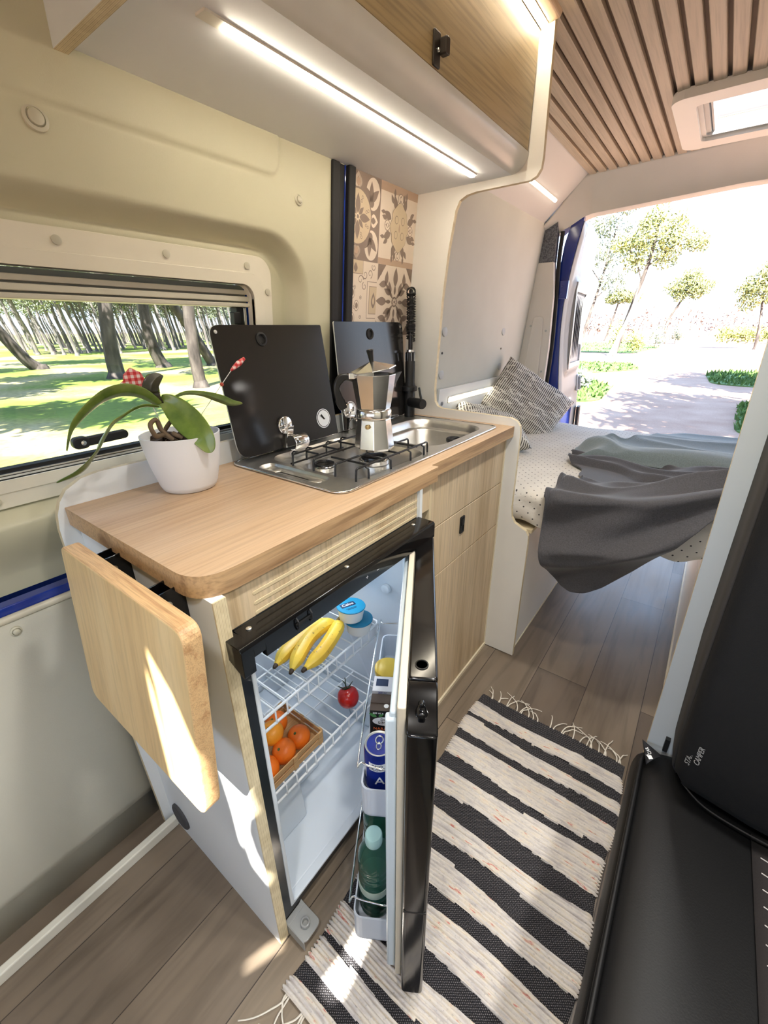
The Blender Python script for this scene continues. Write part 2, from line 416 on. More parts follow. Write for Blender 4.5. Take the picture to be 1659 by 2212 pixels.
# rear pillar with trim, felt and weather strip
pil = [(-.535, .45), (-.335, .45), (-.338, .70), (-.335, 1.09), (-.345, 1.35), (-.366, 1.51), (-.485, 1.51), (-.50, 1.2), (-.515, .9)]
b = MB().prism([(-.55, .30), (-.332, .30), (-.336, .70), (-.334, 1.09), (-.346, 1.35), (-.369, 1.515), (-.47, 1.515), (-.485, 1.3), (-.51, .9)], 'y', 2.42, 2.47)
o = b.build('wall_rear', TRIMP, bevel=.004); struct(o, 'grey plastic trimmed pillar beside the open rear door', 'wall')
b = MB().prism(fillet([(-.47, .5), (-.37, .5), (-.372, .9), (-.383, 1.25), (-.44, 1.25), (-.462, .95)], .02), 'y', 2.412, 2.42); b.build('raised_panel', TRIMP, o, bevel=.005, seg=3)
for x, z in ((-.452, 1.20), (-.362, 1.175), (-.477, .98), (-.358, .955)):
    MB().lathe([(.006, 0), (.006, .003), (0, .004)], 12, (x, 2.42, z), Matrix.Rotation(PI / 2, 3, 'X')).build('screw', CAPG, o)
m, nt, b_ = base_mat('grey_felt'); n = nd(nt, 'ShaderNodeTexNoise', {'Vector': coords(nt), 'Scale': 180.0, 'Detail': 3.0})
nt.links.new(ramp(nt, n.outputs['Fac'], [(.35, C(70, 74, 82)), (.65, C(122, 126, 134))]), b_.inputs['Base Color']); b_.inputs['Roughness'].default_value = .95
MB().prism([(-.472, 1.515), (-.369, 1.515), (-.375, 1.70), (-.44, 1.72), (-.452, 1.64)], 'y', 2.425, 2.47).build('felt_patch', m, o)
ws = smooth_path([(-.352, 2.455, 1.655), (-.353, 2.455, 1.53), (-.340, 2.455, 1.35), (-.326, 2.455, 1.09), (-.328, 2.455, .8), (-.332, 2.455, .55), (-.335, 2.455, .2)], 5)
MB().tube(ws, .011, 8).build('weather_strip', RUBBER, o, smooth=60)

# ceiling: slats between x and the far wall, split round the roof window
SKY = (.198, .605, 1.785, 2.175)
b = MB(); x = -.247; k = 0
while x < 1.19:
    ys = -.50 if x > -.07 else 1.150
    segs = [(ys, 2.40)]
    if SKY[0] - .03 < x + .018 < SKY[1] + .03: segs = [(ys, SKY[2] - .02), (SKY[3] + .02, 2.40)]
    for a, c in segs: b.box(x, x + .0335, a, c, 1.866, 1.882)
    x += .0455
ce = b.build('ceiling', SLAT, bevel=.002, seg=1, org=(0, 0, 0)); struct(ce, 'slatted pale oak ceiling running along the van', 'ceiling')
b = MB().prism([(-.46, 1.09), (1.22, 1.09), (1.22, 2.50), (-.46, 2.50)], 'z', 1.884, 1.90, holes=[rrect(*SKY[:2], *SKY[2:], .03)])
b.box(-.42, 1.22, -.525, 1.09, 1.884, 1.898)
b.build('dark_backing', PM('dark_backing_board', C(138, 122, 108), .75), ce)

# roof window
w2 = MB().prism(rrect(.148, .66, 1.722, 2.242, .045, 8), 'z', 1.842, 1.87, holes=[rrect(.212, .60, 1.80, 2.165, .02, 4)])
w2 = w2.build('window_2', PM('roof_window_frame', C(226, 224, 220), .4, var=.01), bevel=.008, seg=3); struct(w2, 'white framed roof window in the slatted ceiling', 'window')
b = MB().prism(rrect(.206, .606, 1.795, 2.17, .02), 'z', 1.855, 1.90, holes=[rrect(.226, .586, 1.815, 2.15, .01)]); b.build('inner_rail', PM('inner_rail_plastic', C(205, 205, 203), .45), w2, bevel=.003)
b = MB().box(.226, .240, 1.815, 2.15, 1.862, 1.90); b.box(.244, .250, 1.815, 2.15, 1.868, 1.90); b.build('blind_track', PM('blind_track_plastic', C(190, 190, 188), .4), w2)
GL = bpy.data.materials.new('clear_acrylic'); GL.use_nodes = True; nt = GL.node_tree; nt.nodes.remove(nt.nodes['Principled BSDF'])
def glass_nodes(nt, tint, gl=.06, rough=.02):
    out = nt.nodes['Material Output']; t = nd(nt, 'ShaderNodeBsdfTransparent', {'Color': tint}); g = nd(nt, 'ShaderNodeBsdfGlossy', {'Roughness': rough})
    fr = nd(nt, 'ShaderNodeFresnel', {'IOR': 1.45}); mx = nd(nt, 'ShaderNodeMixShader', {0: mth(nt, 'MULTIPLY', fr.outputs[0], gl * 12)})
    nt.links.new(t.outputs[0], mx.inputs[1]); nt.links.new(g.outputs[0], mx.inputs[2]); nt.links.new(mx.outputs[0], out.inputs['Surface'])
glass_nodes(nt, (.9, .9, .9, 1))
MB().box(.20, .612, 1.79, 2.176, 1.905, 1.909).build('pane', GL, w2)

# side window in the left wall: frame, blind cassette, tinted pane, catches
def wl_map(dx=0): return lambda v: (v.x + WX(v.z), v.y, v.z)
IN = (-.62, .506, .953, 1.290)
b = MB().prism(rrect(-.72, .560, .902, 1.350, .04, 8), 'x', -.056, -.030, holes=[rrect(*IN, .03, 6)]).xf(wl_map())
w1 = b.build('window_1', FRAMEP, bevel=.006, seg=3, smooth=40); struct(w1, 'cream framed side window over the worktop', 'window')
b = MB().prism(rrect(-.65, .534, .93, 1.314, .04, 8), 'x', -.040, -.0275, holes=[rrect(*IN, .03, 6)]).xf(wl_map()); b.build('inner_lip', FRAMEP, w1, bevel=.005, seg=3, smooth=40)
for y, z in ((.115, 1.331), (.301, 1.331), (.491, 1.328), (.547, 1.277), (-.2, 1.331), (-.075, .917)):
    MB().lathe([(.0075, 0), (.0075, .002), (.005, .003), (0, .003)], 18, (WX(z) - .030, y, z), Matrix.Rotation(PI / 2 - .09, 3, 'Y')).build('screw_cap', SCREWC, w1, smooth=40)
GASK = PM('grey_gasket', C(96, 98, 98), .5); CAS = PM('blind_cassette', C(206, 202, 186), .35); CAS2 = PM('blind_shadow_line', C(120, 120, 112), .5)
b = MB()
for mi, z0, z1, d in ((0, 1.279, 1.291, -.070), (1, 1.270, 1.280, -.055), (2, 1.2655, 1.271, -.064), (1, 1.255, 1.266, -.050), (2, 1.251, 1.2555, -.060), (1, 1.243, 1.2515, -.048)):
    b.mat(mi).box(-.085, d, -.62, .506, z0, z1)
b.xf(wl_map()).build('roller_blind', [GASK, CAS, CAS2], w1, bevel=.0015)
TINT = bpy.data.materials.new('tinted_acrylic'); TINT.use_nodes = True; nt = TINT.node_tree; nt.nodes.remove(nt.nodes['Principled BSDF']); glass_nodes(nt, (.68, .69, .69, 1), .05)
MB().box(-.093, -.090, -.63, .515, .945, 1.30).xf(wl_map()).build('pane', TINT, w1)
b = MB().box(-.095, -.072, -.62, .506, .952, .962); b.mat(1).box(-.075, -.058, -.62, .506, .950, .957); b.xf(wl_map()).build('bottom_gasket', [RUBBER, ALU], w1)
b = MB().box(-.088, -.060, .476, .494, .955, 1.243); b.mat(1).box(-.09, -.06, .495, .504, .955, 1.243); b.mat(0).box(-.07, -.052, .462, .480, 1.205, 1.232); b.xf(wl_map()).build('side_stay', [BLACKM, ALU], w1, bevel=.002)
b = MB().prism(rrect(-.052, .052, -.0095, .0095, .009, 5), 'x', -.006, .006).prism(rrect(-.056, -.025, -.012, .012, .01, 5), 'x', -.010, .008)
R = Matrix.Rotation(math.radians(0), 3, 'X'); zc = .986
b.xf(lambda v: V((WX(zc) - .078, .13, zc)) + Matrix.Rotation(math.radians(2), 3, 'X') @ v)
b.build('catch', BLACKM, w1, bevel=.003, seg=2)
MB().lathe([(.005, 0), (.005, .003), (0, .004)], 12, (WX(zc) - .070, .092, zc - .001), Matrix.Rotation(PI / 2, 3, 'Y')).build('catch_screw', ALU, w1)
# ================================================================== kitchen furniture
# portal panel between kitchen and bed, with plywood edge
op = [(-.323, .996), (-.316, 1.119), (-.308, 1.274), (-.292, 1.415), (-.274, 1.515), (-.262, 1.538), (-.240, 1.548), (-.208, 1.552), (-.054, 1.553), (-.038, 1.560), (-.028, 1.575), (-.026, 1.60), (-.029, 1.69), (-.034, 1.866)]
ol = [(-.50, .004), (.078, .004), (.075, .50), (.073, .528), (.063, .545), (.040, .556), (.020, .566), (.008, .585), (.003, .62), (.002, .882), (-.002, .902), (-.014, .917), (-.034, .925), (-.290, .931), (-.308, .937), (-.319, .953)]
b = MB().prism(ol + op + [(-.385, 1.866), (WX(1.5), 1.5), (WX(.9), .9)], 'y', 1.1275, 1.1425, side=1)
o = b.build('portal_panel', [PANEL, PLYY], smooth=20); tag(o, 'tall white divider panel with a big cut out between kitchen and bed', 'panel')
# upstand behind the worktop
ul = [(-.007, 0), (-.012, .28), (-.018, .82), (-.0175, .862), (-.013, .890), (-.004, .912), (.010, .930), (.038, .945), (.070, .950), (1.126, .955), (1.126, 0)]
b = MB().prism(ul, 'x', -.440, -.4265, side=1)
o = b.build('back_panel', [WHITE, PLYX], smooth=20); tag(o, 'thin white upstand behind the worktop, rounded at its near corner', 'panel')

# fridge housing
fh = thing('fridge_housing', 'white plywood sided cabinet built round the open fridge', 'cabinet', (-.2, .29, 0))
MB().box(-.426, .004, .0125, .0325, 0, .866).mat(1).box(.004, .0065, .0125, .0325, 0, .866).build('end_panel', [WHITE, PLYY], fh)
MB().box(-.34, .0, .5285, .5385, .0, .866).build('inner_side', WHITE, fh)
MB().lathe([(.036, 0), (.036, .004), (.033, .006), (.03, .0045), (0, .0045)], 36, (-.361, .0125, .066), Matrix.Rotation(PI / 2, 3, 'X')).build('vent_cap', PM('dark_grey_mesh', C(70, 70, 72), .7, bmp=.6, bs=700), fh, smooth=40)
MB().box(-.04, -.008, .033, .582, .7995, .866).build('vent_panel', OAKV, fh)
b = MB()
for z in (.8035, .8205, .838): b.prism(rrect(.082, .552, z - .0032, z + .0032, .003, 4), 'x', -.0085, -.0072)
b.build('vent_groove', PM('groove_bare_ply', C(206, 188, 152), .6), fh, bevel=.0008)
MB().box(-.045, -.0075, .582, .593, .60, .866).build('edge_strip', PM('edge_strip_ply', C(206, 188, 154), .6), fh)
MB().box(-.40, -.045, .035, .526, .004, .028).mat(1).box(-.035, -.02, .036, .527, .004, .026).build('plinth', [BLACKM, WHITE], fh)

# drawer cabinet
dc = thing('drawer_cabinet', 'oak effect cabinet with a drawer, beyond the open fridge', 'cabinet', (-.2, .86, 0))
MB().box(-.42, -.060, .5935, 1.1265, .004, .70).mat(0).box(-.42, -.060, .5935, 1.1265, .70, .708).build('body', PALE, dc)
MB().box(-.060, -.041, .5945, 1.119, .7075, .8655).build('fascia', OAKV, dc, bevel=.0008, seg=1)
dr = MB().box(-.060, -.041, .5945, 1.119, .5495, .7045).build('drawer', OAKV, dc, bevel=.0008, seg=1)
def push(y, z, parent, x=-.041):
    b = MB().prism(rrect(y - .013, y + .013, z - .027, z + .027, .004), 'x', x, x + .0035, holes=[rrect(y - .0085, y + .0085, z - .022, z + .022, .003)])
    b.box(x - .001, x + .002, y - .009, y + .009, z - .022, z + .022); b.box(x + .001, x + .005, y - .007, y + .007, z - .002, z + .02)
    return b.build('handle', BLACKM, parent, bevel=.001)
push(.835, .655, dr)
MB().box(-.060, -.041, .5945, 1.119, .016, .5465).build('door', OAKV, dc, bevel=.0008, seg=1)
MB().box(-.058, -.036, .594, 1.127, .0, .014).build('base_strip', PALE, dc)
MB().box(-.052, -.039, 1.119, 1.1268, .014, .866).build('end_strip', PALE, dc)

# worktop with cut out for the hob and sink
top = fillet([(-.426, 0), (0, 0), (0, .606), (-.019, .606), (-.019, 1.127), (-.426, 1.127)], [0, .055, .003, .003, 0, 0], 8)
b = MB().prism(top, 'z', .866, .9, side=1, holes=[rrect(-.395, -.075, .352, 1.07, .03)])
o = b.build('worktop', [TOPM, TOPE], smooth=35); tag(o, 'oak worktop with a rounded front corner on the kitchen units', 'worktop')

# tile panel
TG, TW, TB, TK = PM('tile_taupe', C(140, 122, 110), .5), PM('tile_cream', C(226, 210, 194), .5), PM('tile_sand', C(206, 186, 158), .5), PM('tile_tan', C(188, 160, 138), .5)
b = MB()
def slab(y0, y1, z0, z1, mi, e=0.0):
    b.mat(mi).box(-.01, .0035 + e, y0, y1, z0, z1)
slab(.819, .939, 1.372, 1.573, 0); slab(.9392, 1.127, 1.372, 1.573, 1); slab(.819, .939, 1.172, 1.3718, 1); slab(.9392, 1.127, 1.172, 1.3718, 1); slab(.819, 1.127, .9, 1.1718, 1)
def clipshape(pts, y0, y1, z0, z1):
    """clip a polygon to a tile"""
    for ax, lim, sg in ((0, y0, 1), (0, y1, -1), (1, z0, 1), (1, z1, -1)):
        out = []
        for i in range(len(pts)):
            p, q = pts[i - 1], pts[i]; ip, iq = (p[ax] - lim) * sg >= 0, (q[ax] - lim) * sg >= 0
            if ip != iq:
                t = (lim - p[ax]) / (q[ax] - p[ax]); out.append((p[0] + (q[0] - p[0]) * t, p[1] + (q[1] - p[1]) * t))
            if iq: out.append(q)
        pts = out
        if len(pts) < 3: return []
    return pts
LV = [0]
def shp(pts, mi, box, lv):
    pts = clipshape(pts, *box)
    if len(pts) >= 3:
        e = .0035 + .00025 * lv; n = len(pts); b.mat(mi); b.add([(e, y, z) for y, z in pts], [range(n)])
def petal(cy, cz, a, r0, r1, w, n=14):
    """pointed petal from radius r0 to r1 at angle a"""
    out = []
    for i in range(n + 1): t = i / n; out.append((lerp(r0, r1, t), w * math.sin(PI * t ** .8)))
    out += [(x, -y) for x, y in out[-2:0:-1]]
    c, s = math.cos(a), math.sin(a)
    return [(cy + x * c - y * s, cz + x * s + y * c) for x, y in out]
def ring(cy, cz, r, w, mi, mo, box, lv, n=32, r2=None):
    shp(circ(cy, cz, r, n, r2), mi, box, lv); shp(circ(cy, cz, r - w, n, (r2 or r) - w), mo, box, lv + 1)
# A: dark tile with a medallion and four round flowers
bx = (.819, .939, 1.372, 1.573); cy, cz = .839, 1.4725
for q in (-1, 1):
    fy, fz = .904, cz + q * .060
    shp(circ(fy, fz, .031, 30, .037), 1, bx, 1)
    for a in (0, 1, 2): shp(petal(fy - .008, fz - q * .016, q * PI / 2 + (a - 1) * .85 * q, -.004, .044, .0095), 0, bx, 2)
    shp(circ(fy - .006, fz - q * .020, .011), 0, bx, 2)
    for a in (0, PI): shp(petal(cy + q * .0, cz + q * .067, q * PI / 2, -.006, .032, .016), 1, bx, 1)
    shp(petal(cy, cz + q * .067, q * PI / 2, 0, .022, .008), 3, bx, 2)
shp(petal(.898, cz, 0, -.002, .032, .016), 1, bx, 1); shp(petal(.900, cz, 0, 0, .020, .008), 0, bx, 2)
shp(circ(cy, cz, .062, 36, .066), 0, bx, 3); shp(circ(cy, cz, .058, 36, .062), 2, bx, 4)
for k in range(8):
    a = k * PI / 4; shp(petal(cy, cz, a, .008, .053 if k % 2 == 0 else .034, .010 if k % 2 == 0 else .006), 0, bx, 5)
    a += PI / 8
    for j, rr in enumerate((.040, .049)): ring(cy + rr * math.cos(a), cz + rr * math.sin(a), .0042, .0014, 0, 2, bx, 5, 12)
shp(circ(cy, cz, .007), 1, bx, 6); shp(circ(cy, cz, .005), 0, bx, 7)
# B: pale tile with a shield and scattered leaves
bx = (.9392, 1.127, 1.372, 1.573); cy, cz = 1.036, 1.4725
shp([(.9392, 1.552), (1.127, 1.552), (1.127, 1.573), (.9392, 1.573)], 3, bx, 1); shp([(.9392, 1.372), (1.127, 1.372), (1.127, 1.388), (.9392, 1.388)], 3, bx, 1)
for k in range(8):
    a = k * PI / 4 + PI / 8; shp(petal(cy, cz, a, .046, .084, .010), 0, bx, 2); shp(petal(cy, cz, a + .16, .066, .090, .006), 0, bx, 2)
for k in range(4):
    a = k * PI / 2; y, z = cy + .060 * math.cos(a), cz + .072 * math.sin(a)
    ring(y, z, .014, .002, 0, 1, bx, 2, 18); shp(petal(y, z, a, -.009, .010, .005), 0, bx, 4)
    ring(y, z, .006, .0014, 0, 1, bx, 4, 12)
    for q in (-1, 1):
        shp(petal(cy + .083 * math.cos(a) + q * .03 * math.sin(a), cz + .083 * math.sin(a) + q * .03 * math.cos(a), a, -.010, .010, .005), 0, bx, 2)
shp([(cy + (.046 + .004 * math.cos(8 * t)) * math.cos(t), cz + (.054 + .010 * abs(math.sin(t)) ** 6) * math.sin(t)) for t in [2 * PI * i / 48 for i in range(48)]], 0, bx, 5)
shp([(cy + (.0448 + .004 * math.cos(8 * t)) * math.cos(t), cz + (.0528 + .010 * abs(math.sin(t)) ** 6) * math.sin(t)) for t in [2 * PI * i / 48 for i in range(48)]], 2, bx, 6)
for qy in (-1, 1):
    for qz in (-1, 1): ring(cy + qy * .0165, cz + qz * .019, .009, .0014, 0, 2, bx, 7, 18, .0105)
shp(petal(cy, cz, PI / 2, -.012, .012, .004), 3, bx, 7)
# C: scrolled tile
bx = (.819, .939, 1.172, 1.3718)
for z in (1.222, 1.256, 1.290):
    for y, r in ((.826, .012), (.846, .011)):
        if (y < .83) == (abs(z - 1.256) < .01): continue
        ring(y, z, r, .0016, 0, 1, bx, 1, 20, r * 1.35); shp(circ(y, z, r * .55, 16, r * .75), 0, bx, 3)
for i in range(5): ring(.836 + (i % 2) * .028, 1.20 + i * .026, .0052, .0014, 0, 1, bx, 1, 12); shp(circ(.836 + (i % 2) * .028, 1.20 + i * .026, .002, 8), 0, bx, 3)
def scroll(cy, cz, r, a0, turns, w, mi, box, lv):
    n = int(18 * turns); P = []
    for i in range(n + 1):
        t = i / n; a = a0 + t * turns * 2 * PI; rr = r * (1 - .75 * t); P.append((cy + rr * math.cos(a), cz + rr * math.sin(a), w * (1 - .5 * t), a))
    for i in range(n):
        p, q = P[i], P[i + 1]
        shp([(p[0] - p[2] * math.cos(p[3]), p[1] - p[2] * math.sin(p[3])), (q[0] - q[2] * math.cos(q[3]), q[1] - q[2] * math.sin(q[3])), (q[0] + q[2] * math.cos(q[3]), q[1] + q[2] * math.sin(q[3])), (p[0] + p[2] * math.cos(p[3]), p[1] + p[2] * math.sin(p[3]))], mi, box, lv)
for q in (-1, 1):
    for (dy, dz, r, a) in ((.862, .052, .013, 0), (.880, .036, .011, 2), (.882, .066, .012, 3.5), (.905, .070, .012, 5), (.850, .080, .011, 1), (.922, .088, .010, 2.6), (.83, .09, .012, .4)):
        scroll(dy, 1.272 + q * dz, r, a * q, 1.1 * q if q > 0 else -1.1, .0013, 0, bx, 1)
fr = [(.893, 1.222), (.939, 1.222), (.939, 1.322), (.893, 1.322)]
shp(fr, 0, bx, 1); shp([(.8945, 1.2235), (.94, 1.2235), (.94, 1.3205), (.8945, 1.3205)], 1, bx, 2)
shp([(.903, 1.234), (.939, 1.234), (.939, 1.310), (.903, 1.310)], 0, bx, 3); shp([(.9045, 1.2355), (.94, 1.2355), (.94, 1.3085), (.9045, 1.3085)], 2, bx, 4)
shp(petal(.924, 1.272, PI / 2, -.022, .022, .010), 0, bx, 5); shp(petal(.924, 1.272, PI / 2, -.012, .012, .005), 2, bx, 6)
fr2 = (.84, 1.352); shp([(.819, 1.338), (.872, 1.338), (.872, 1.3718), (.819, 1.3718)], 0, bx, 1); shp([(.819, 1.3395), (.8705, 1.3395), (.8705, 1.3718), (.819, 1.3718)], 2, bx, 2)
shp(petal(.838, 1.352, PI / 2, -.010, .014, .008), 0, bx, 3)
# D: cross shaped flower tile
bx = (.9392, 1.127, 1.172, 1.3718); cy, cz = 1.036, 1.272
for k in range(4):
    a = k * PI / 2
    shp(petal(cy, cz, a, .020, .050, .0055), 0, bx, 2); shp(petal(cy, cz, a, .044, .098, .012), 0, bx, 2)
    a += PI / 4
    for s_ in (-1, 1):
        shp(petal(cy + .030 * math.cos(a), cz + .030 * math.sin(a), a + .42 * s_, 0, .040, .0085), 0, bx, 2)
        shp(petal(cy + .070 * math.cos(a), cz + .070 * math.sin(a), a + .9 * s_, -.004, .036, .0095), 0, bx, 2)
    shp(petal(cy, cz, a, .012, .080, .006), 0, bx, 2)
    shp(circ(cy + .112 * math.cos(a), cz + .112 * math.sin(a), .0055, 12, .008), 0, bx, 2)
    q = [(cy + .094 * (1 if math.cos(a) > 0 else -1), cz + .1 * (1 if math.sin(a) > 0 else -1))]; sy, sz = (1 if math.cos(a) > 0 else -1), (1 if math.sin(a) > 0 else -1)
    shp([q[0], (q[0][0] - sy * .040, q[0][1]), (q[0][0], q[0][1] - sz * .046)], 0, bx, 2)
shp(circ(cy, cz, .015, 24), 0, bx, 3)
for k in range(8): shp(petal(cy, cz, k * PI / 4, .001, .012, .0032), 1, bx, 4)
shp(circ(cy, cz, .0042, 12), 0, bx, 5)
b.xf(lambda v: (v.x + WX(v.z), v.y, v.z))
o = b.build('backsplash_panel', [TG, TW, TB, TK], weld=False, flip=False); tag(o, 'taupe and cream patterned tile panel on the wall behind the tap', 'tiles')

# overhead cabinet
oc = thing('overhead_cabinet', 'long wall cabinet with an oak door hung above the worktop', 'cabinet', (-.2, .65, 1.573))
MB().box(-.411, -.107, .176, 1.127, 1.573, 1.586).build('bottom_panel', PM('warm_white_laminate', C(232, 234, 238), .5, var=.015), oc)
pr = [(-.108, 1.573)] + [(-.108 + .043 * math.sin(a), 1.573 + .042 * (1 - math.cos(a))) for a in [PI / 2 * i / 10 for i in range(1, 11)]] + [(-.075, 1.617), (-.095, 1.60), (-.12, 1.586)]
MB().prism(pr, 'y', .176, 1.127).build('rounded_rail', PM('satin_white_rail', C(226, 224, 218), .28), oc, smooth=40)
d_ = MB().box(-.080, -.0655, .178, 1.119, 1.6165, 1.846).build('door', wood('oak_laminate_door', C(176, 154, 112), C(152, 130, 90), 'y', 15, .05, .42, c3=C(186, 164, 124)), oc)
b = MB().prism(rrect(.632, .654, 1.618, 1.666, .003), 'x', -.0655, -.0615); b.mat(0).prism(rrect(.650, .664, 1.636, 1.660, .003), 'x', -.0615, -.048); b.mat(1).lathe([(.003, 0), (.003, .004), (0, .005)], 10, (-.0615, .643, 1.640), Matrix.Rotation(PI / 2, 3, 'Y'))
b.build('latch', [PM('bronze_black_metal', C(44, 38, 32), .4), STEEL], d_, bevel=.001)
pe = [(-.4115, 1.564), (-.11, 1.564), (-.075, 1.570), (-.052, 1.585), (-.045, 1.61), (-.04, 1.868), (-.385, 1.868)]
MB().prism(pe, 'y', .157, .176, side=1).build('end_panel', [PM('blue_white_laminate', C(206, 216, 220), .45), PLYY], oc)
MB().box(-.40, -.08, .176, 1.127, 1.852, 1.868).build('top_panel', OAKY, oc)
MB().prism([(-.065, 1.852), (-.022, 1.856), (-.016, 1.868), (-.065, 1.868)], 'y', .17, 1.126).build('light_valance', OAKY, oc, bevel=.003)
# led strips
LEDM, nt, b_ = base_mat('led_glow'); b_.inputs['Emission Color'].default_value = (1, .89, .70, 1); b_.inputs['Emission Strength'].default_value = LED_E; b_.inputs['Base Color'].default_value = (.9, .85, .7, 1)
LEDC = PM('led_clear_end', C(214, 208, 196), .3)
LEDS, nt, b_ = base_mat('small_led_glow'); b_.inputs['Emission Color'].default_value = (1, .90, .70, 1); b_.inputs['Emission Strength'].default_value = 5; b_.inputs['Base Color'].default_value = (.9, .85, .7, 1)
def led(label, p0, p1, w, nrm, endcap=.0, m=None):
    """glowing strip with an aluminium channel"""
    p0, p1, nrm = V(p0), V(p1), V(nrm).normalized(); d = (p1 - p0).normalized(); s = d.cross(nrm)
    t = thing('led_strip_light', label, 'light', (p0 + p1) / 2, 'led strip lights')
    c = (p0 + p1) / 2; L = (p1 - p0).length / 2
    MB().obox(c + nrm * .001, d * (L + .002), s * (w * .62), nrm * .002).build('channel', LEDC, t)
    q0 = p0 + d * endcap
    MB().obox((q0 + p1) / 2 + nrm * .004, d * ((p1 - q0).length / 2), s * w * .42, nrm * .003).build('diffuser', m or LEDM, t, bevel=.002)
    return t
led('long warm strip light under the overhead cabinet', (-.184, .252, 1.5730), (-.188, 1.058, 1.5730), .017, (0, 0, -1), .035)
led('strip light along the top edge of the oak cabinet door', (-.0560, .20, 1.852), (-.0560, 1.120, 1.852), .014, (.35, 0, -1))
sn = V((.191, 0, -.195)).normalized()
led('short strip light on the sloping soffit over the bed', (-.354, 1.58, 1.7735), (-.364, 2.305, 1.764), .016, sn, m=LEDS)
o = MB().prism([(-.0, .862), (.0, .985), (.006, .985), (.006, .862)], 'y', 1.46, 2.25)
o = MB(); o.grid(2, 2, lambda u, v: (BX(lerp(.80, .945, v)) + .010, lerp(1.462, 2.24, u), lerp(.80, .945, v)))
o = o.build('light_board', WHITE, solid=.012, org=(BX(.87), 1.85, .80)); tag(o, 'white board with a light strip, on the wall behind the pillows', 'board')
MB().lathe([(.009, 0), (.009, .003), (.004, .0035), (0, .002)], 16, (BX(.875) + .0165, 1.495, .880), Matrix.Rotation(PI / 2, 3, 'Y')).build('switch_button', PM('grey_button', C(120, 124, 130), .4), o)
led('strip light behind the pillows on the bed', (BX(.885) + .0165, 1.55, .890), (BX(.885) + .0165, 2.235, .890), .022, (1, 0, -.09), m=LEDS)
# ================================================================== refrigerator
fr = thing('refrigerator', 'small black built-in fridge standing open, food inside', 'fridge', (-.2, .28, .028))
b = MB()
b.box(-.43, -.02, .034, .040, .03, .80).box(-.43, -.02, .520, .526, .03, .80).box(-.43, -.02, .034, .526, .03, .036).box(-.43, -.02, .034, .526, .79, .798).box(-.43, -.424, .034, .526, .03, .80)
b.build('outer_shell', BLACKM, fr)
b = MB().prism([(.033, .036), (.527, .036), (.527, .799), (.033, .799)], 'x', -.016, -.003, holes=[rrect(.0615, .4985, .064, .738, .004, 3)])
b.build('front_frame', PM('black_frame_paint', C(22, 26, 30), .28, coat=.3), fr, bevel=.002)
b = MB().prism([(.055, .058), (.505, .058), (.505, .745), (.055, .745)], 'x', -.020, -.0005, holes=[rrect(.0625, .4975, .0655, .737, .008, 4)])
b.build('white_rim', FRW, fr, bevel=.002)
# liner: five inner faces with a rounded back and a moulded hump at the bottom
X0, Ya, Yb, Za, Zb = -.385, .0625, .4975, .0655, .737
b = MB()
b.box(X0 - .01, -.018, Ya - .012, Ya, Za - .012, Zb + .01).box(X0 - .01, -.018, Yb, Yb + .012, Za - .012, Zb + .01).box(X0 - .01, -.018, Ya, Yb, Za - .012, Za).box(X0 - .01, -.018, Ya, Yb, Zb, Zb + .01).box(X0 - .012, X0, Ya, Yb, Za, Zb)
b.build('liner', FRW, fr, bevel=.004, seg=2)
hp = fillet([(X0, Za), (-.105, Za), (-.125, .235), (X0, .238)], [0, .01, .015, 0])
MB().prism(hp, 'y', Ya, .205).build('moulded_hump', FRW, fr, bevel=.006, seg=3, smooth=40)
hp = fillet([(X0, Za), (-.170, Za), (-.205, .150), (-.235, .225), (X0, .228)], [0, .012, .02, .015, 0])
MB().prism(hp, 'y', .205, .32).build('moulded_step', FRW, fr, bevel=.006, seg=3, smooth=40)
MB().prism(fillet([(X0, Za), (-.21, Za), (-.24, .18), (X0, .185)], [0, .012, .02, 0]), 'y', .32, Yb).build('moulded_step', FRW, fr, bevel=.006, seg=3, smooth=40)
MB().box(-.27, -.13, .455, .498, .645, .737).build('control_box', FRW, fr, bevel=.006, seg=3)
FRFILL = (-.20, .452, .69)
MB().lathe([(.012, 0), (.012, .008), (.009, .010), (0, .010)], 20, (-.07, .4975, .60), Matrix.Rotation(PI / 2, 3, 'X')).build('door_button', FRW, fr, smooth=40)
# black glossy cover along the top with its screws and catch
b = MB().prism(fillet([(-.004, .8005), (-.004, .772), (.018, .772), (.030, .762), (.0395, .762), (.0395, .795), (.036, .7995)], [0, 0, .004, .003, .002, .002, .002], 3), 'y', .060, .530)
b.prism(fillet([(-.004, .8005), (-.004, .772), (.0395, .748), (.0395, .795), (.036, .7995)], [0, 0, .003, .002, .002], 3), 'y', .020, .040).prism(fillet([(-.004, .8005), (-.004, .774), (.0395, .774), (.0395, .795), (.036, .7995)], [0, 0, .003, .002, .002], 3), 'y', .040, .060)
b.build('top_cover', BLACKG, fr, bevel=.0012, smooth=35)
for y in (.056, .268, .487):
    MB().lathe([(.0042, 0), (.0042, .0012), (.003, .002), (.0012, .0022), (.001, .001), (0, .001)], 14, (.010, y, .8003)).build('cover_screw', STEEL, fr, smooth=40)
b = MB().tube([(.040, .118, .772), (.0445, .118, .778), (.0445, .118, .789), (.040, .118, .794)], .0013, 6).tube([(.040, .146, .772), (.0445, .146, .778), (.0445, .146, .789), (.040, .146, .794)], .0013, 6).box(.0395, .0425, .116, .148, .779, .783)
b.build('catch_clip', BLACKM, fr)
WPR = PM('white_print', C(200, 200, 205), .5)
MB().box(.0396, .0399, .286, .292, .7785, .7793).box(.0396, .0399, .2886, .2894, .776, .782).build('plus_mark', WPR, fr)
MB().box(.0396, .0399, .318, .324, .7785, .7793).build('minus_mark', WPR, fr)
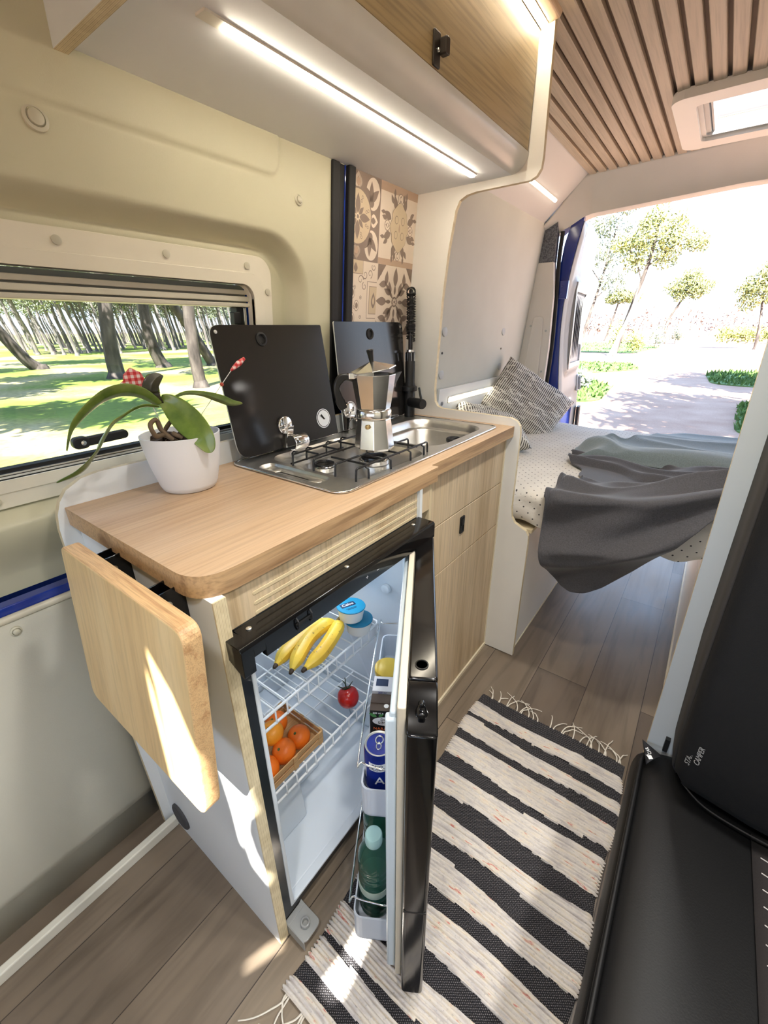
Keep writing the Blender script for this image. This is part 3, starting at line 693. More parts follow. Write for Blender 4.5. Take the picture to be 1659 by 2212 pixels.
# wire shelves
def shelf(zf, name='wire_shelf'):
    b = MB(); r = .0023
    for z in (zf, zf - .033): b.tube([(-.10, Ya + .006, z), (-.092, Ya + .012, z), (-.092, Yb - .014, z), (-.10, Yb - .006, z)], .0031, 8)
    n = 14
    for i in range(n):
        y = lerp(Ya + .022, Yb - .022, i / (n - 1)); b.tube([(X0 + .004, y, zf + .001), (-.094, y, zf + .001), (-.0895, y, zf - .001), (-.0895, y, zf - .034)], r * .8, 6)
    for x in (-.37, -.28, -.19): b.tube([(x, Ya + .004, zf - .003), (x, Yb - .004, zf - .003)], r, 6)
    for y in (Ya + .006, Yb - .006): b.tube([(X0 + .004, y, zf), (-.10, y, zf)], .0028, 6)
    b.tube([(-.10, Yb - .006, zf), (-.094, Yb - .004, zf - .016), (-.10, Yb - .006, zf - .033)], .0028, 6)
    return b.build(name, WIREW, fr, smooth=60)
ZU, ZL = .490, .268
shelf(ZU); shelf(ZL)
# bottom hinge bracket of clear plastic
CLEAR = PM('clear_grey_plastic', C(214, 216, 214), .12, trans=.55, ior=1.2, var=.01)
b = MB().prism(fillet([(.028, .004), (.028, .035), (.072, .040), (.075, .012), (.060, .000)], [.002, .004, .012, .012, .003], 4), 'y', -.002, .002)
b = MB().box(-.002, .010, .034, .082, .006, .036).prism(fillet([(-.002, .034), (.058, .034), (.058, .082), (-.002, .082)], [0, .012, .012, 0], 5), 'z', .030, .036)
b.lathe([(.010, 0), (.010, .010), (.0065, .011), (.006, .001), (0, .001)], 20, (.036, .058, .036)).box(-.0, .056, .0335, .036, .006, .036)
b.build('hinge_bracket', CLEAR, fr, bevel=.0015)

# open door: local x along the door from the hinge, local y outwards
H = V((.04, .527, 0)); E_ = V((.293, .11, 0)); dd = (E_ - H).normalized(); nn = V((.85494989, .5187106, 0)); DW = .488; ANG = math.atan2(dd.y, dd.x)
def DP(s, t, z): return H + dd * s - nn * t + V((0, 0, z))
dl = dict(loc=H, rot=(0, 0, ANG))
ZD0, ZD1 = .062, .764
b = MB().prism(rrect(0, .424, -.040, 0, .006, 4), 'z', ZD0, ZD1)
door = b.build('door', BLACKG, fr, bevel=.0035, seg=3, smooth=35, **dl)
tag(door, 'black glossy door swung wide open')
b = MB().prism(rrect(.4255, DW, -.040, 0, .007, 4), 'z', ZD0, ZD1 - .030); b.add([], [])
b.prism([(.4255, ZD1 - .031), (.4255, ZD1 - .001), (.440, ZD1 - .004), (.482, ZD1 - .026), (.487, ZD1 - .031)], 'y', -.0395, -.0005)
b.build('door_edge', BLACKG, door, bevel=.002, seg=2, smooth=35)
MB().box(.430, .4885, -.0385, -.002, .335, .338).build('edge_seam', BLACKM, door)
b = MB().lathe([(.0085, 0), (.0085, .004), (.0055, .012), (.004, .016), (0, .017)], 20, (.463, -.021, ZD1 - .020)).box(.452, .474, -.0255, -.0165, ZD1 - .028, ZD1 - .008).box(.459, .467, -.024, -.018, ZD1 - .008, ZD1 + .002)
b.build('latch_knob', BLACKG, door, bevel=.002, seg=2, smooth=40)
MB().lathe([(.0095, 0), (.0095, .001), (.008, .0012), (.0075, -.001), (0, -.001)], 24, (.398, -.022, ZD1)).build('plug_hole', PM('dark_hole', C(6, 6, 6), .5), door)
MB().prism(rrect(.004, .47, -.052, -.0405, .003), 'z', ZD0 + .012, ZD1 - .004).build('gasket', PM('cream_gasket', C(206, 196, 176), .5), door, bevel=.002)
b = MB().prism(rrect(.012, .462, -.062, -.0525, .004), 'z', ZD0 + .02, ZD1 - .02)
b.box(.452, .466, -.068, -.0525, ZD0 + .03, ZD1 - .03).box(.010, .022, -.068, -.0525, ZD0 + .03, ZD1 - .03)
b.build('door_liner', PM('blue_white_plastic', C(200, 214, 224), .3), door, bevel=.004, seg=3, smooth=40)
BINM = PM('milky_bin_plastic', C(216, 224, 236), .3, trans=.25, ior=1.1, var=.02)
def bin_(s0, s1, t1, z0, h):
    b = MB(); t0 = .0625; w = .003
    out = fillet([(s0, -t0), (s0, -t1), (s1, -t1), (s1, -t0)], [0, .018, .018, 0], 5); n = len(out)
    inn = fillet([(s0 + w, -t0), (s0 + w, -t1 + w), (s1 - w, -t1 + w), (s1 - w, -t0)], [0, .016, .016, 0], 5)
    b.prism(out, 'z', z0, z0 + w)
    for L, inner in ((out, inn),):
        for i in range(n - 1):
            p, q, r, s_ = L[i], L[i + 1], inner[i + 1], inner[i]
            b.add([(*p, z0), (*q, z0), (*q, z0 + h), (*p, z0 + h), (*s_, z0), (*r, z0), (*r, z0 + h), (*s_, z0 + h)], [(0, 1, 2, 3), (4, 5, 6, 7), (3, 2, 6, 7), (0, 3, 7, 4), (1, 2, 6, 5)])
    return b.build('door_bin', BINM, door, smooth=40)
bin_(.018, .405, .116, .432, .066); bin_(.018, .425, .138, .074, .075)
def rail(s0, s1, t1, z, dz):
    P = [(s0, -.066, z - dz), (s0, -.068, z - .004), (s0 + .002, -.074, z), (s0 + .006, -t1 + .008, z), (s0 + .018, -t1, z), (s1 - .030, -t1, z), (s1 - .008, -t1 + .008, z), (s1, -.084, z), (s1, -.074, z - .001), (s1, -.068, z - .006), (s1, -.066, z - dz)]
    return MB().tube(smooth_path(P, 5), .0019, 8).build('wire_rail', CHROME, door, smooth=60)
rail(.035, .402, .120, .548, .040); rail(.035, .425, .142, .205, .05)

# ------------------------------------------------------------------ food and drinks
BAN, nt, bb = base_mat('banana_skin'); v = coords(nt, (1, 1, 1)); n1 = nd(nt, 'ShaderNodeTexNoise', {'Vector': v, 'Scale': 9.0, 'Detail': 3.0}); n2 = nd(nt, 'ShaderNodeTexNoise', {'Vector': coords(nt, (60, 90, 60)), 'Scale': 1.6, 'Detail': 3.0})
c = ramp(nt, n1.outputs['Fac'], [(.3, C(206, 160, 40)), (.6, C(226, 190, 62)), (.8, C(196, 172, 60))]); c = mix(nt, ramp(nt, n2.outputs['Fac'], [(.66, (0, 0, 0, 1)), (.72, (.85, .85, .85, 1))]), c, C(78, 48, 22))
nt.links.new(c, bb.inputs['Base Color']); bb.inputs['Roughness'].default_value = .42
BANT = PM('banana_tip', C(54, 38, 22), .7)
bu = thing('banana_bunch', 'bunch of three spotted ripe bananas on the upper fridge shelf', 'bananas', (-.15, .29, ZU + .003))
stem = V((-.150, .398, ZU + .030))
for pts in ([stem, (-.178, .372, ZU + .028), (-.190, .318, ZU + .022), (-.184, .262, ZU + .021), (-.166, .214, ZU + .024)],
            [stem, (-.160, .366, ZU + .040), (-.164, .318, ZU + .033), (-.148, .268, ZU + .027), (-.126, .224, ZU + .024)],
            [stem, (-.134, .382, ZU + .036), (-.122, .344, ZU + .030), (-.112, .298, ZU + .024), (-.106, .244, ZU + .024)]):
    P = smooth_path(pts, 6); n = len(P); R = []
    for i in range(n):
        t = i / (n - 1); R.append(.0055 + .0150 * sstep(.02, .26, t) - .0140 * sstep(.80, 1.0, t))
    ba = MB().tube(P, R, 6).build('banana', BAN, bu, smooth=50, sub=1)
    e = P[-1]; dr_ = (P[-1] - P[-3]).normalized(); MB().tube([e - dr_ * .001, e + dr_ * .006, e + dr_ * .009], [.0058, .0048, .0036], 7).build('blossom_tip', BANT, ba)
MB().tube(smooth_path([stem + V((.0, -.006, -.002)), stem + V((.002, .008, .006)), stem + V((.004, .016, .012))], 4), [.011, .009, .0085, .008, .008, .008, .0075, .007, .007], 8).build('stalk', PM('banana_stalk', C(96, 78, 30), .7), bu, smooth=60)
# tomato
tp = V((-.118, .388, ZL + .032))
to = thing('tomato', 'ripe red tomato with its stalk on the lower fridge shelf', 'tomato', tp - V((0, 0, .029)))
pr = [(0, -.0265), (.012, -.027), (.022, -.021), (.0288, -.008), (.0295, .004), (.026, .017), (.017, .024), (.007, .0235), (0, .020)]
Rt = Matrix.Rotation(math.radians(-24), 3, 'Y') @ Matrix.Rotation(math.radians(-10), 3, 'X')
MB().lathe(pr, 32, tp, Rt).build('fruit', PM('tomato_skin', C(172, 22, 16), .16, var=.12, vs=30, coat=.4), to, smooth=180, sub=1)
b = MB()
for k in range(5):
    a = 2 * PI * k / 5; c_, s_ = math.cos(a), math.sin(a)
    b.tube([tp + Rt @ V((.002 * c_, .002 * s_, .0225)), tp + Rt @ V((.012 * c_, .012 * s_, .027)), tp + Rt @ V((.022 * c_, .022 * s_, .030 + .004 * (k % 2)))], [.0022, .0016, .0006], 6)
b.tube([tp + Rt @ V((0, 0, .021)), tp + Rt @ V((-.002, .002, .034)), tp + Rt @ V((-.006, .008, .048))], [.0022, .0015, .0012], 6).tube([tp + Rt @ V((-.002, .002, .034)), tp + Rt @ V((-.014, .004, .042))], [.0014, .001], 6)
b.build('calyx', PM('tomato_stalk', C(34, 48, 24), .7), to)
# crate with mandarins
CRW = wood('poplar_crate', C(206, 164, 112), C(172, 128, 80), 'y', 40, .06, .7)
cr = thing('fruit_crate', 'little open wooden crate of mandarins on the lower fridge shelf', 'crate', (-.165, .185, ZL + .003))
cx0, cx1, cy0, cy1, cz = -.238, -.098, .098, .268, ZL + .0035
MB().box(cx0, cx1, cy0, cy1, cz, cz + .003).build('base', CRW, cr)
def crate_side(p, q, nrm):
    b = MB(); p, q, nrm = V(p), V(q), V(nrm); d = (q - p); L = d.length; d.normalize(); c = (p + q) / 2
    for z, hw in ((.011, .0065), (.031, .0075)): b.obox(c + V((0, 0, z)), d * (L / 2), nrm * .0011, V((0, 0, hw)))
    for t in (.04, .5, .96): b.obox(p + d * L * t + nrm * .0022 + V((0, 0, .020)), d * .006, nrm * .0011, V((0, 0, .019)))
    return b.build('slatted_side', CRW, cr)
crate_side((cx1, cy0, cz), (cx1, cy1, cz), (1, 0, 0)); crate_side((cx0, cy0, cz), (cx0, cy1, cz), (-1, 0, 0)); crate_side((cx0, cy0, cz), (cx1, cy0, cz), (0, -1, 0)); crate_side((cx0, cy1, cz), (cx1, cy1, cz), (0, 1, 0))
MAND = PM('mandarin_peel', C(232, 112, 24), .38, var=.1, vs=20, bmp=.25, bs=420)
MAND2 = PM('mandarin_peel_yellow', C(236, 150, 36), .38, var=.1, vs=20, bmp=.25, bs=420)
Rm = .0285; zb = cz + .0035 + Rm * .9
spots = [(-.205, .136, zb, 'mandarin at the back end of the crate nearest the fridge side wall'), (-.130, .130, zb, 'mandarin in the near corner of the crate, lowest in view'),
         (-.208, .222, zb, 'mandarin in the far back corner of the crate'), (-.134, .228, zb, 'mandarin beside the far front corner of the crate'),
         (-.131, .180, zb + .004, 'mandarin in the middle of the front row in the crate'), (-.172, .182, zb + .030, 'yellower mandarin on top of the others in the crate')]
for i, (x, y, z, lb) in enumerate(spots):
    m_ = MAND2 if i == 5 else MAND
    mo = thing('mandarin', lb, 'mandarin', (x, y, z - Rm * .9), 'mandarins in the crate')
    a = random.uniform(0, 6); Rr = Matrix.Rotation(random.uniform(.2, .7), 3, 'X') @ Matrix.Rotation(a, 3, 'Z')
    pf_ = [(0, -.9), (.35, -.88), (.72, -.66), (.97, -.2), (1.0, .1), (.88, .5), (.55, .8), (.2, .88), (.07, .84), (0, .83)]
    MB().lathe([(r * Rm, zz * Rm) for r, zz in pf_], 24, (x, y, z), Rr).build('fruit', m_, mo, smooth=180, sub=1)
    MB().lathe([(.0035, 0), (.003, .0015), (0, .002)], 8, V((x, y, z)) + Rr @ V((0, 0, .83 * Rm)), Rr).build('stalk_button', PM('stalk_button', C(80, 96, 40), .7) if i == 0 else bpy.data.materials['stalk_button'], mo)
# tins
TINB, TINW = PM('tin_label_blue', C(22, 120, 158), .3, var=.03), PM('tin_white', C(226, 226, 222), .35)
NAVY = PM('navy_print', C(14, 34, 70), .4); WHT = PM('white_ink', C(236, 238, 240), .5)
def tin(c, R3, label, txt=True):
    t = thing('tuna_tin', label, 'tin', V(c) - V((0, 0, .0)), 'tins on the upper fridge shelf')
    c = V(c)
    MB().lathe([(.026, 0), (.029, .002), (.0335, .030), (.0335, .034), (0, .034)], 40, c, R3).build('can_body', TINW, t, smooth=40)
    MB().lathe([(.0358, .0335), (.0362, .035), (.0352, .0362), (0, .0362)], 40, c, R3).build('foil_lid', TINB, t, smooth=40)
    if txt:
        o_ = c + R3 @ V((0, 0, .0365)); ax = R3 @ V((.35, .94, 0)); ay = R3 @ V((-.94, .35, 0))
        MB().obox(o_ + ay * .006 + ax * -.006, ax * .0195, ay * .008, V((0, 0, .0002))).build('logo_box', NAVY, t)
        text_mesh('Calvo', .0135, WHT, 'lettering', t, frame_M(o_ + ay * .006 - ax * .006 + V((0, 0, .0004)), ax, ay))
        MB().obox(o_ - ay * .010 - ax * .004, ax * .014, ay * .0006, V((0, 0, .0002))).obox(o_ - ay * .014 - ax * .004, ax * .012, ay * .0006, V((0, 0, .0002))).build('small_print', NAVY, t)
    return t
tin((-.112, .434, ZU + .003), Matrix.Rotation(0, 3, 'Z'), 'blue lidded white tin of tuna, lower of two on the upper fridge shelf', False)
tin((-.128, .424, ZU + .0395), Matrix.Rotation(math.radians(-3), 3, 'X'), 'blue lidded tin lettered Calvo, stacked on the other tin')
# cartons, can and bottles in the door
def local_thing(name, label, cat, s, t, z, group=None): return thing(name, label, cat, DP(s, t, z), group, ANG)
BCK, BLU, SIL = PM('carton_black', C(24, 22, 20), .4), PM('carton_blue', C(22, 44, 150), .35), PM('carton_silver', C(198, 200, 206), .3)
GRN, ORG_ = PM('leaf_green_print', C(70, 130, 70), .5), PM('orange_print', C(222, 110, 60), .5)
c1 = local_thing('juice_carton', 'black orange juice carton lettered DON SIMON in the fridge door', 'carton', .284, .088, .4355)
MB().box(-.019, .019, -.0235, .0235, 0, .126).build('carton', BCK, c1, bevel=.0012)
MB().box(-.019, .019, -.0235, .0235, .1262, .1266).box(-.003, .003, -.0235, .0235, .1264, .1280).build('folded_top', PM('carton_top', C(60, 48, 40), .35), c1)
F = lambda y, z: frame_M((.0192, y, z), (0, 1, 0), (0, 0, 1))
MB().prism(circ(0.006, .1005, .0245, 28, .0105), 'x', .0191, .0194).build('logo_oval', WHT, c1)
text_mesh('DON', .0085, BCK, 'lettering', c1, F(.006, .1048) @ Matrix.Translation((0, 0, .0004)))
text_mesh('SIMON', .0095, BCK, 'lettering', c1, F(.006, .0967) @ Matrix.Translation((0, 0, .0004)))
text_mesh('NARANJA', .0092, ORG_, 'lettering', c1, F(.003, .0815) @ Matrix.Translation((0, 0, .0002)))
text_mesh('200 ml e', .0055, WHT, 'lettering', c1, F(-.008, .1205) @ Matrix.Translation((0, 0, .0002)))
MB().prism(petal(-.016, .114, 2.6, -.006, .010, .004), 'x', .0191, .0193).prism(petal(-.004, .1142, .7, -.004, .008, .003), 'x', .0191, .0193).build('leaf_print', GRN, c1)
MB().lathe([(.0045, 0), (.0045, .0004), (0, .0005)], 14, (.008, .006, .1267)).build('straw_hole', PM('foil_dot', C(220, 222, 224), .25), c1)
c2 = local_thing('juice_carton', 'blue and silver drink carton behind the black one', 'carton', .228, .090, .4355)
b = MB().box(-.019, .019, -.0235, .0235, 0, .114); b.build('carton', BLU, c2, bevel=.0012)
MB().box(-.0188, .0188, -.0233, .0233, .1141, .1146).box(.0191, .0194, -.0235, .0235, .083, .094).box(.0191, .0194, -.0235, .0235, .108, .114).build('silver_panel', SIL, c2)
text_mesh('200 ml', .006, BLU, 'lettering', c2, F(-.004, .111) @ Matrix.Translation((0, 0, .0004)))
MB().box(-.012, .006, -.018, .006, .1146, .1149).build('small_print', NAVY, c2)
b = MB().lathe([(.0, 0), (.024, 0), (.028, .004), (.028, .088), (.026, .090)], 28); jar = local_thing('jar', 'small tub with a yellow lid at the hinge end of the fridge door bin', 'jar', .165, .090, .4355)
b.build('tub', PM('tub_white', C(222, 222, 216), .4), jar, smooth=40); MB().lathe([(.0285, .088), (.0285, .098), (.026, .100), (0, .100)], 28).build('lid', PM('mustard_lid', C(196, 168, 60), .4), jar, smooth=40)
ca = local_thing('drink_can', 'blue and white drink can with its ring pull up, in the fridge door', 'can', .358, .0885, .4355)
RC = .0258
b = MB().lathe([(.020, 0), (RC, .004), (RC, .108), (.0235, .113)], 40); b.build('can_body', PM('can_blue', C(20, 44, 140), .22, .3), ca, smooth=40)
MB().lathe([(.0235, .1125), (.0245, .1145), (.0235, .1155), (.022, .1145), (.0205, .1125), (.006, .112), (0, .112)], 40).build('can_end', PM('can_aluminium', (.86, .82, .72, 1), .42, 1), ca, smooth=40)
b = MB().tube([V((.005 + .006 * math.cos(a), .004 * math.sin(a), .1135)) for a in [2 * PI * i / 16 for i in range(16)]], .0012, 6, closed=True).tube([V((-.007 + .0075 * math.cos(a), .0065 * math.sin(a), .1132)) for a in [2 * PI * i / 16 for i in range(16)]], .0014, 6, closed=True).lathe([(.002, 0), (.002, .001), (0, .0014)], 10, (-.001, 0, .113))
b.build('ring_pull', ALU, ca, smooth=60)
def wrap(r, a0): return lambda q: ((r + q.z) * math.cos(a0 + q.x / r), (r + q.z) * math.sin(a0 + q.x / r), q.y)
def can_patch(name, a0, a1, z0, z1, m, e=.0002):
    return MB().grid(14, 2, lambda u, v: ((RC + e) * math.cos(lerp(a0, a1, u)), (RC + e) * math.sin(lerp(a0, a1, u)), lerp(z0, z1, v))).build(name, m, ca, smooth=180)
can_patch('white_patch', -.62, .55, .078, .096, WHT); can_patch('white_band', -2.4, -.9, .05, .075, SIL); can_patch('white_band', -2.2, 1.6, .0, .028, SIL)
I = Matrix.Identity(4)
text_mesh('BAJO', .0085, NAVY, 'lettering', ca, I, fn=lambda q: wrap(RC + .0004, -.03)(V((q.x, q.y + .0905, q.z))))
text_mesh('CALORIAS', .0068, NAVY, 'lettering', ca, I, fn=lambda q: wrap(RC + .0004, -.03)(V((q.x, q.y + .0825, q.z))))
text_mesh('A', .026, WHT, 'lettering', ca, I, fn=lambda q: wrap(RC + .0003, .12)(V((q.x, q.y + .055, q.z))))
PET = bpy.data.materials.new('green_pet'); PET.use_nodes = True; nt = PET.node_tree; nt.nodes.remove(nt.nodes['Principled BSDF'])
out = nt.nodes['Material Output']; t_ = nd(nt, 'ShaderNodeBsdfTransparent', {'Color': (.34, .66, .53, 1)}); g_ = nd(nt, 'ShaderNodeBsdfGlossy', {'Roughness': .06}); df = nd(nt, 'ShaderNodeBsdfTranslucent', {'Color': (.10, .36, .26, 1)}); d2 = nd(nt, 'ShaderNodeBsdfDiffuse', {'Color': (.09, .32, .23, 1)})
a1 = nd(nt, 'ShaderNodeMixShader', {0: .5}); nt.links.new(df.outputs[0], a1.inputs[1]); nt.links.new(d2.outputs[0], a1.inputs[2])
a2 = nd(nt, 'ShaderNodeMixShader', {0: .42}); nt.links.new(t_.outputs[0], a2.inputs[1]); nt.links.new(a1.outputs[0], a2.inputs[2])
fr_ = nd(nt, 'ShaderNodeFresnel', {'IOR': 1.5}); a3 = nd(nt, 'ShaderNodeMixShader', {0: fr_.outputs[0]}); nt.links.new(a2.outputs[0], a3.inputs[1]); nt.links.new(g_.outputs[0], a3.inputs[2]); nt.links.new(a3.outputs[0], out.inputs['Surface'])
CAPM = PM('milky_cap', C(170, 208, 204), .35)
def bottle(s, t, label):
    r = thing('water_bottle', label, 'bottle', DP(s, t, .0775), 'green bottles in the fridge door')
    pr = [(.0, .004), (.02, .0), (.030, .004), (.0325, .012)]
    z = .016
    while z < .150: pr += [(.0325, z), (.0312, z + .006), (.0325, z + .012)]; z += .018
    pr += [(.0328, .160), (.031, .178), (.024, .196), (.0155, .210), (.0135, .216), (.0135, .226)]
    MB().lathe(pr, 36).xf(lambda v: v + ORG[r.name]).build('bottle_body', PET, r, smooth=60)
    MB().lathe([(.0165, .212), (.0168, .214), (.0165, .232), (.0145, .2345), (0, .2345)], 30).xf(lambda v: v + ORG[r.name]).build('cap', CAPM, r, smooth=40)
    MB().lathe([(.0330, .078), (.0332, .080), (.0332, .096), (.0330, .098)], 36).xf(lambda v: v + ORG[r.name]).build('clear_band', PM('label_band', C(176, 190, 176), .3) if 'label_band' not in bpy.data.materials else bpy.data.materials['label_band'], r, smooth=40)
    return r
bt = bottle(.365, .101, 'green water bottle with a milky cap at the open end of the fridge door')
b2 = dup(bt, DP(.288, .101, .0775), label='green water bottle half hidden behind the front one in the fridge door')
# ================================================================== on and above the worktop
# hob and sink unit
hs = thing('hob_sink_unit', 'steel gas hob and sink unit with two black glass lids', 'hob', (-.235, .71, .9))
HX0, HX1, HY0, HY1 = -.412, -.056, .336, 1.086
rim = fillet([(HX0, HY0), (HX1, HY0), (HX1, HY1), (HX0, HY1)], .035, 8)
hob = (-.372, -.078, .412, .690); snk = (-.345, -.085, .735, 1.055); tray = (-.335, -.135, .352, .398)
b = MB().prism(rim, 'z', .9005, .9035, holes=[rrect(*hob, .045, 8), rrect(*snk, .065, 8), rrect(*tray, .02, 6)])
b.build('rim', STEEL, hs, bevel=.0012)
b = MB().tube([V((x, y, .9030)) for x, y in rim], .0026, 8, closed=True); b.build('rolled_edge', CHROME, hs, smooth=60)
def basin(name, r, rad, depth, slope=.012, mid=None):
    """a pressed bowl below the rim"""
    loops = []
    zs = [(0, .9035), (.002, .9015), (slope * .55, .9035 - depth * .55), (slope, .9035 - depth * .93), (slope + .006, .9035 - depth)]
    if mid: zs = [(0, .9035), (.003, .900), (.008, .888), (.011, .880), (.026, .878), (.030, .874), (.036, .9035 - depth * .93), (.046, .9035 - depth)]
    for ins, z in zs: loops.append([(x, y, z) for x, y in rrect(r[0] + ins, r[1] - ins, r[2] + ins, r[3] - ins, max(.004, rad - ins * .6), 8)])
    b = MB(); n = len(loops[0])
    for a, c in zip(loops, loops[1:]): b.add(a + c, [(i, (i + 1) % n, n + (i + 1) % n, n + i) for i in range(n)])
    b.add(loops[-1], [range(n)])
    return b.build(name, STEEL, hs, smooth=50)
basin('hob_pan', hob, .045, .012); basin('sink_bowl', snk, .065, .125, mid=1); basin('tap_tray', tray, .02, .008, .006)
for x, y in ((-.30, .376), (-.17, .374)): MB().lathe([(.017, 0), (.015, .002), (0, .0026)], 20, (x, y, .8952)).build('tray_stud', STEEL, hs, smooth=50)
def burner(x, y, r):
    t = MB().lathe([(r, 0), (r * 1.02, .010), (r * .9, .011), (r * .84, .013)], 40, (x, y, .8925)).build('burner', ALU, hs, smooth=30)
    MB().lathe([(r * .86, .0125), (r * .9, .0145), (r * .88, .018), (r * .7, .020), (0, .0205)], 36, (x, y, .8925)).build('burner_cap', PM('enamel_black', C(20, 20, 21), .22) if 'enamel_black' not in bpy.data.materials else bpy.data.materials['enamel_black'], t, smooth=40)
burner(-.214, .452, .026); burner(-.158, .566, .036)
ENB = PM('grate_enamel', C(22, 22, 24), .3)
b = MB(); zg, zl = .9300, .8935; r = .0024
for x in (-.272, -.205, -.140, -.082):
    b.tube(smooth_path([(x, .408, zl + .004), (x, .410, zg - .004), (x, .416, zg)], 3) + smooth_path([(x, .680, zg), (x, .688, zg - .004), (x, .690, zl + .004)], 3), r, 7)
for y, x0, x1 in ((.452, -.272, -.233), (.452, -.190, -.082), (.566, -.272, -.190), (.566, -.125, -.082), (.509, -.272, -.205), (.509, -.140, -.082), (.640, -.205, -.082)):
    b.tube([(x0, y, zg - .0022), (x1, y, zg - .0022)], r, 7)
for y in (.430, .475, .545, .60): b.tube([(-.272, y, zg), (-.290, y, zg), (-.296, y, zg - .005), (-.297, y, zl + .004)], r, 7)
for y in (.44, .52, .60, .66): b.tube([(-.082, y, zg - .002), (-.074, y, zg - .006), (-.0735, y, zl + .010)], r, 7)
b.tube([(-.298, .425, zl + .006), (-.298, .610, zl + .006)], r, 7).tube([(-.272, .410, zl + .005), (-.082, .410, zl + .005)], r, 7).tube([(-.272, .690, zl + .005), (-.082, .690, zl + .005)], r, 7)
b.build('pan_support', ENB, hs, smooth=60)
GLASSB = PM('black_lid_glass', C(36, 34, 33), .16, var=.04, coat=.0)
WED = PM('lid_white_edge', C(214, 218, 216), .3)
def lid(y0, y1, xb, xt, z0, z1, rr, hy, hz, ly, lz):
    """upright hinged glass lid leaning back against the wall"""
    k = (xt - xb) / (z1 - z0); f = lambda v: (v.x + xb + (v.z - z0) * k, v.y, v.z)
    o = MB().prism(fillet([(y0, z0), (y1, z0), (y1, z1), (y0, z1)], rr, 6), 'x', -.004, 0, side=1, holes=[circ(hy, hz, .0105, 20)]).xf(f).build('glass_lid', [GLASSB, WED], hs)
    X = lambda z: xb + (z - z0) * k
    R = Matrix.Rotation(PI / 2 - math.atan(-k), 3, 'Y')
    MB().lathe([(.0095, -.006), (.0095, .001), (.0115, .004), (.0155, .003), (.0165, -.001)], 28, (X(hz), hy, hz), R).build('grommet', RUBBER, o, smooth=50)
    MB().lathe([(.0265, 0), (.0265, .0004), (0, .0004)], 36, (X(lz), ly, lz), R).mat(1).lathe([(.0240, .0004), (.0240, .0008), (0, .0008)], 36, (X(lz), ly, lz), R).mat(0).lathe([(.0222, .0008), (.0222, .0011), (0, .0011)], 36, (X(lz), ly, lz), R).mat(1).obox((X(lz) + .0013, ly, lz), (0, .0105, -.012), (0, .0018, .0016), (.0003, 0, 0)).obox((X(lz) + .0013, ly + .008, lz - .010), (0, .008, .001), (0, 0, .002), (.0003, 0, 0)).mat(0).obox((X(lz) + .0012, ly - .009, lz + .0105), (0, .004, .0), (0, 0, .0024), (.0002, 0, 0)).build('warning_badge', [WHT, GLASSB], o)
    MB().lathe([(.004, 0), (.004, .002), (0, .0025)], 12, (X(z1 - .014), y0 + .014 if y0 < .6 else y1 - .014, z1 - .014), R).build('stud', STEEL, o)
    # chrome hinge: a disc on the glass and a rolled barrel on the rim
    return o, X
l1, X1 = lid(.349, .690, -.388, -.434, .912, 1.203, [.034, .004, .004, .026], .482, 1.172, .641, .962)
l2, X2 = lid(.728, 1.064, -.398, -.420, .910, 1.212, [.004, .030, .026, .004], .886, 1.178, .765, .966)
def hinge(y, X):
    zd = .968; Rz = Matrix.Rotation(PI / 2, 3, 'Y')
    b = MB().lathe([(.0225, 0), (.0225, .006), (.019, .0085), (0, .0095)], 32, (X(zd), y, zd), Rz)
    b.lathe([(.004, .009), (.004, .011), (0, .011)], 14, (X(zd), y, zd), Rz)
    b.obox((X(.94) + .006, y + .004, .937), (.005, 0, .002), (0, .010, 0), (0, .006, .026))
    b.lathe([(.0185, -.022), (.0195, -.020), (.0195, .022), (.0185, .024), (0, .024)], 32, (X(.93) + .030, y + .012, .928), Matrix.Rotation(PI / 2, 3, 'Y') @ Matrix.Rotation(PI / 2, 3, 'X')).obox((X(.93) + .024, y + .010, .908), (.018, 0, 0), (0, .020, 0), (0, 0, .008))
    b.build('lid_hinge', CHROME, hs, bevel=.0015, smooth=40)
hinge(.498, X1); hinge(.752, X2)
# strainer plug lying on the sink ledge
o = MB().lathe([(.020, 0), (.024, .002), (.0245, .010), (.022, .013), (.016, .0135), (.014, .009), (0, .009)], 32, (-.118, .905, .8795)).box(-.122, -.114, .886, .924, .888, .8935)
o = o.build('sink_plug', RUBBER, smooth=35, bevel=.001); tag(o, 'black rubber plug on the ledge of the sink', 'plug')

# tap with a sprung hose
tpn = thing('kitchen_tap', 'matt black kitchen tap with a tall sprung hose behind the sink', 'tap', (-.386, 1.066, .9035))
TX, TY = -.386, 1.066
TB_ = PM('tap_black', C(27, 27, 28), .38, var=.05)
MB().lathe([(.0185, .9035), (.0185, .982), (.0175, .984), (.0175, .990), (.0255, .992), (.0262, .996), (.0255, 1.006), (.0195, 1.009), (.0168, 1.020), (.0168, 1.088), (.0155, 1.090), (.0155, 1.118), (.0120, 1.120), (.0120, 1.126), (.0075, 1.127), (.0075, 1.18)], 32, (TX, TY, 0)).build('column', TB_, tpn, smooth=40)
b = MB()
for k in range(8):
    a = k * PI / 4; b.obox((TX + .0160 * math.cos(a), TY + .0160 * math.sin(a), 1.104), (.0012, 0, 0), (0, .0012, 0), (0, 0, .013))
b.lathe([(.0122, 1.119), (.0122, 1.1265), (.010, 1.127)], 24, (TX, TY, 0)); b.build('spray_collar', CHROME, tpn, smooth=40)
hose = [V((TX, TY, z)) for z in (1.12, 1.16, 1.20, 1.24, 1.27)] + [V((TX, TY - .008, 1.293)), V((TX, TY - .022, 1.306)), V((TX, TY - .038, 1.306)), V((TX, TY - .052, 1.293)), V((TX, TY - .058, 1.27)), V((TX, TY - .058, 1.20)), V((TX, TY - .056, 1.13))]
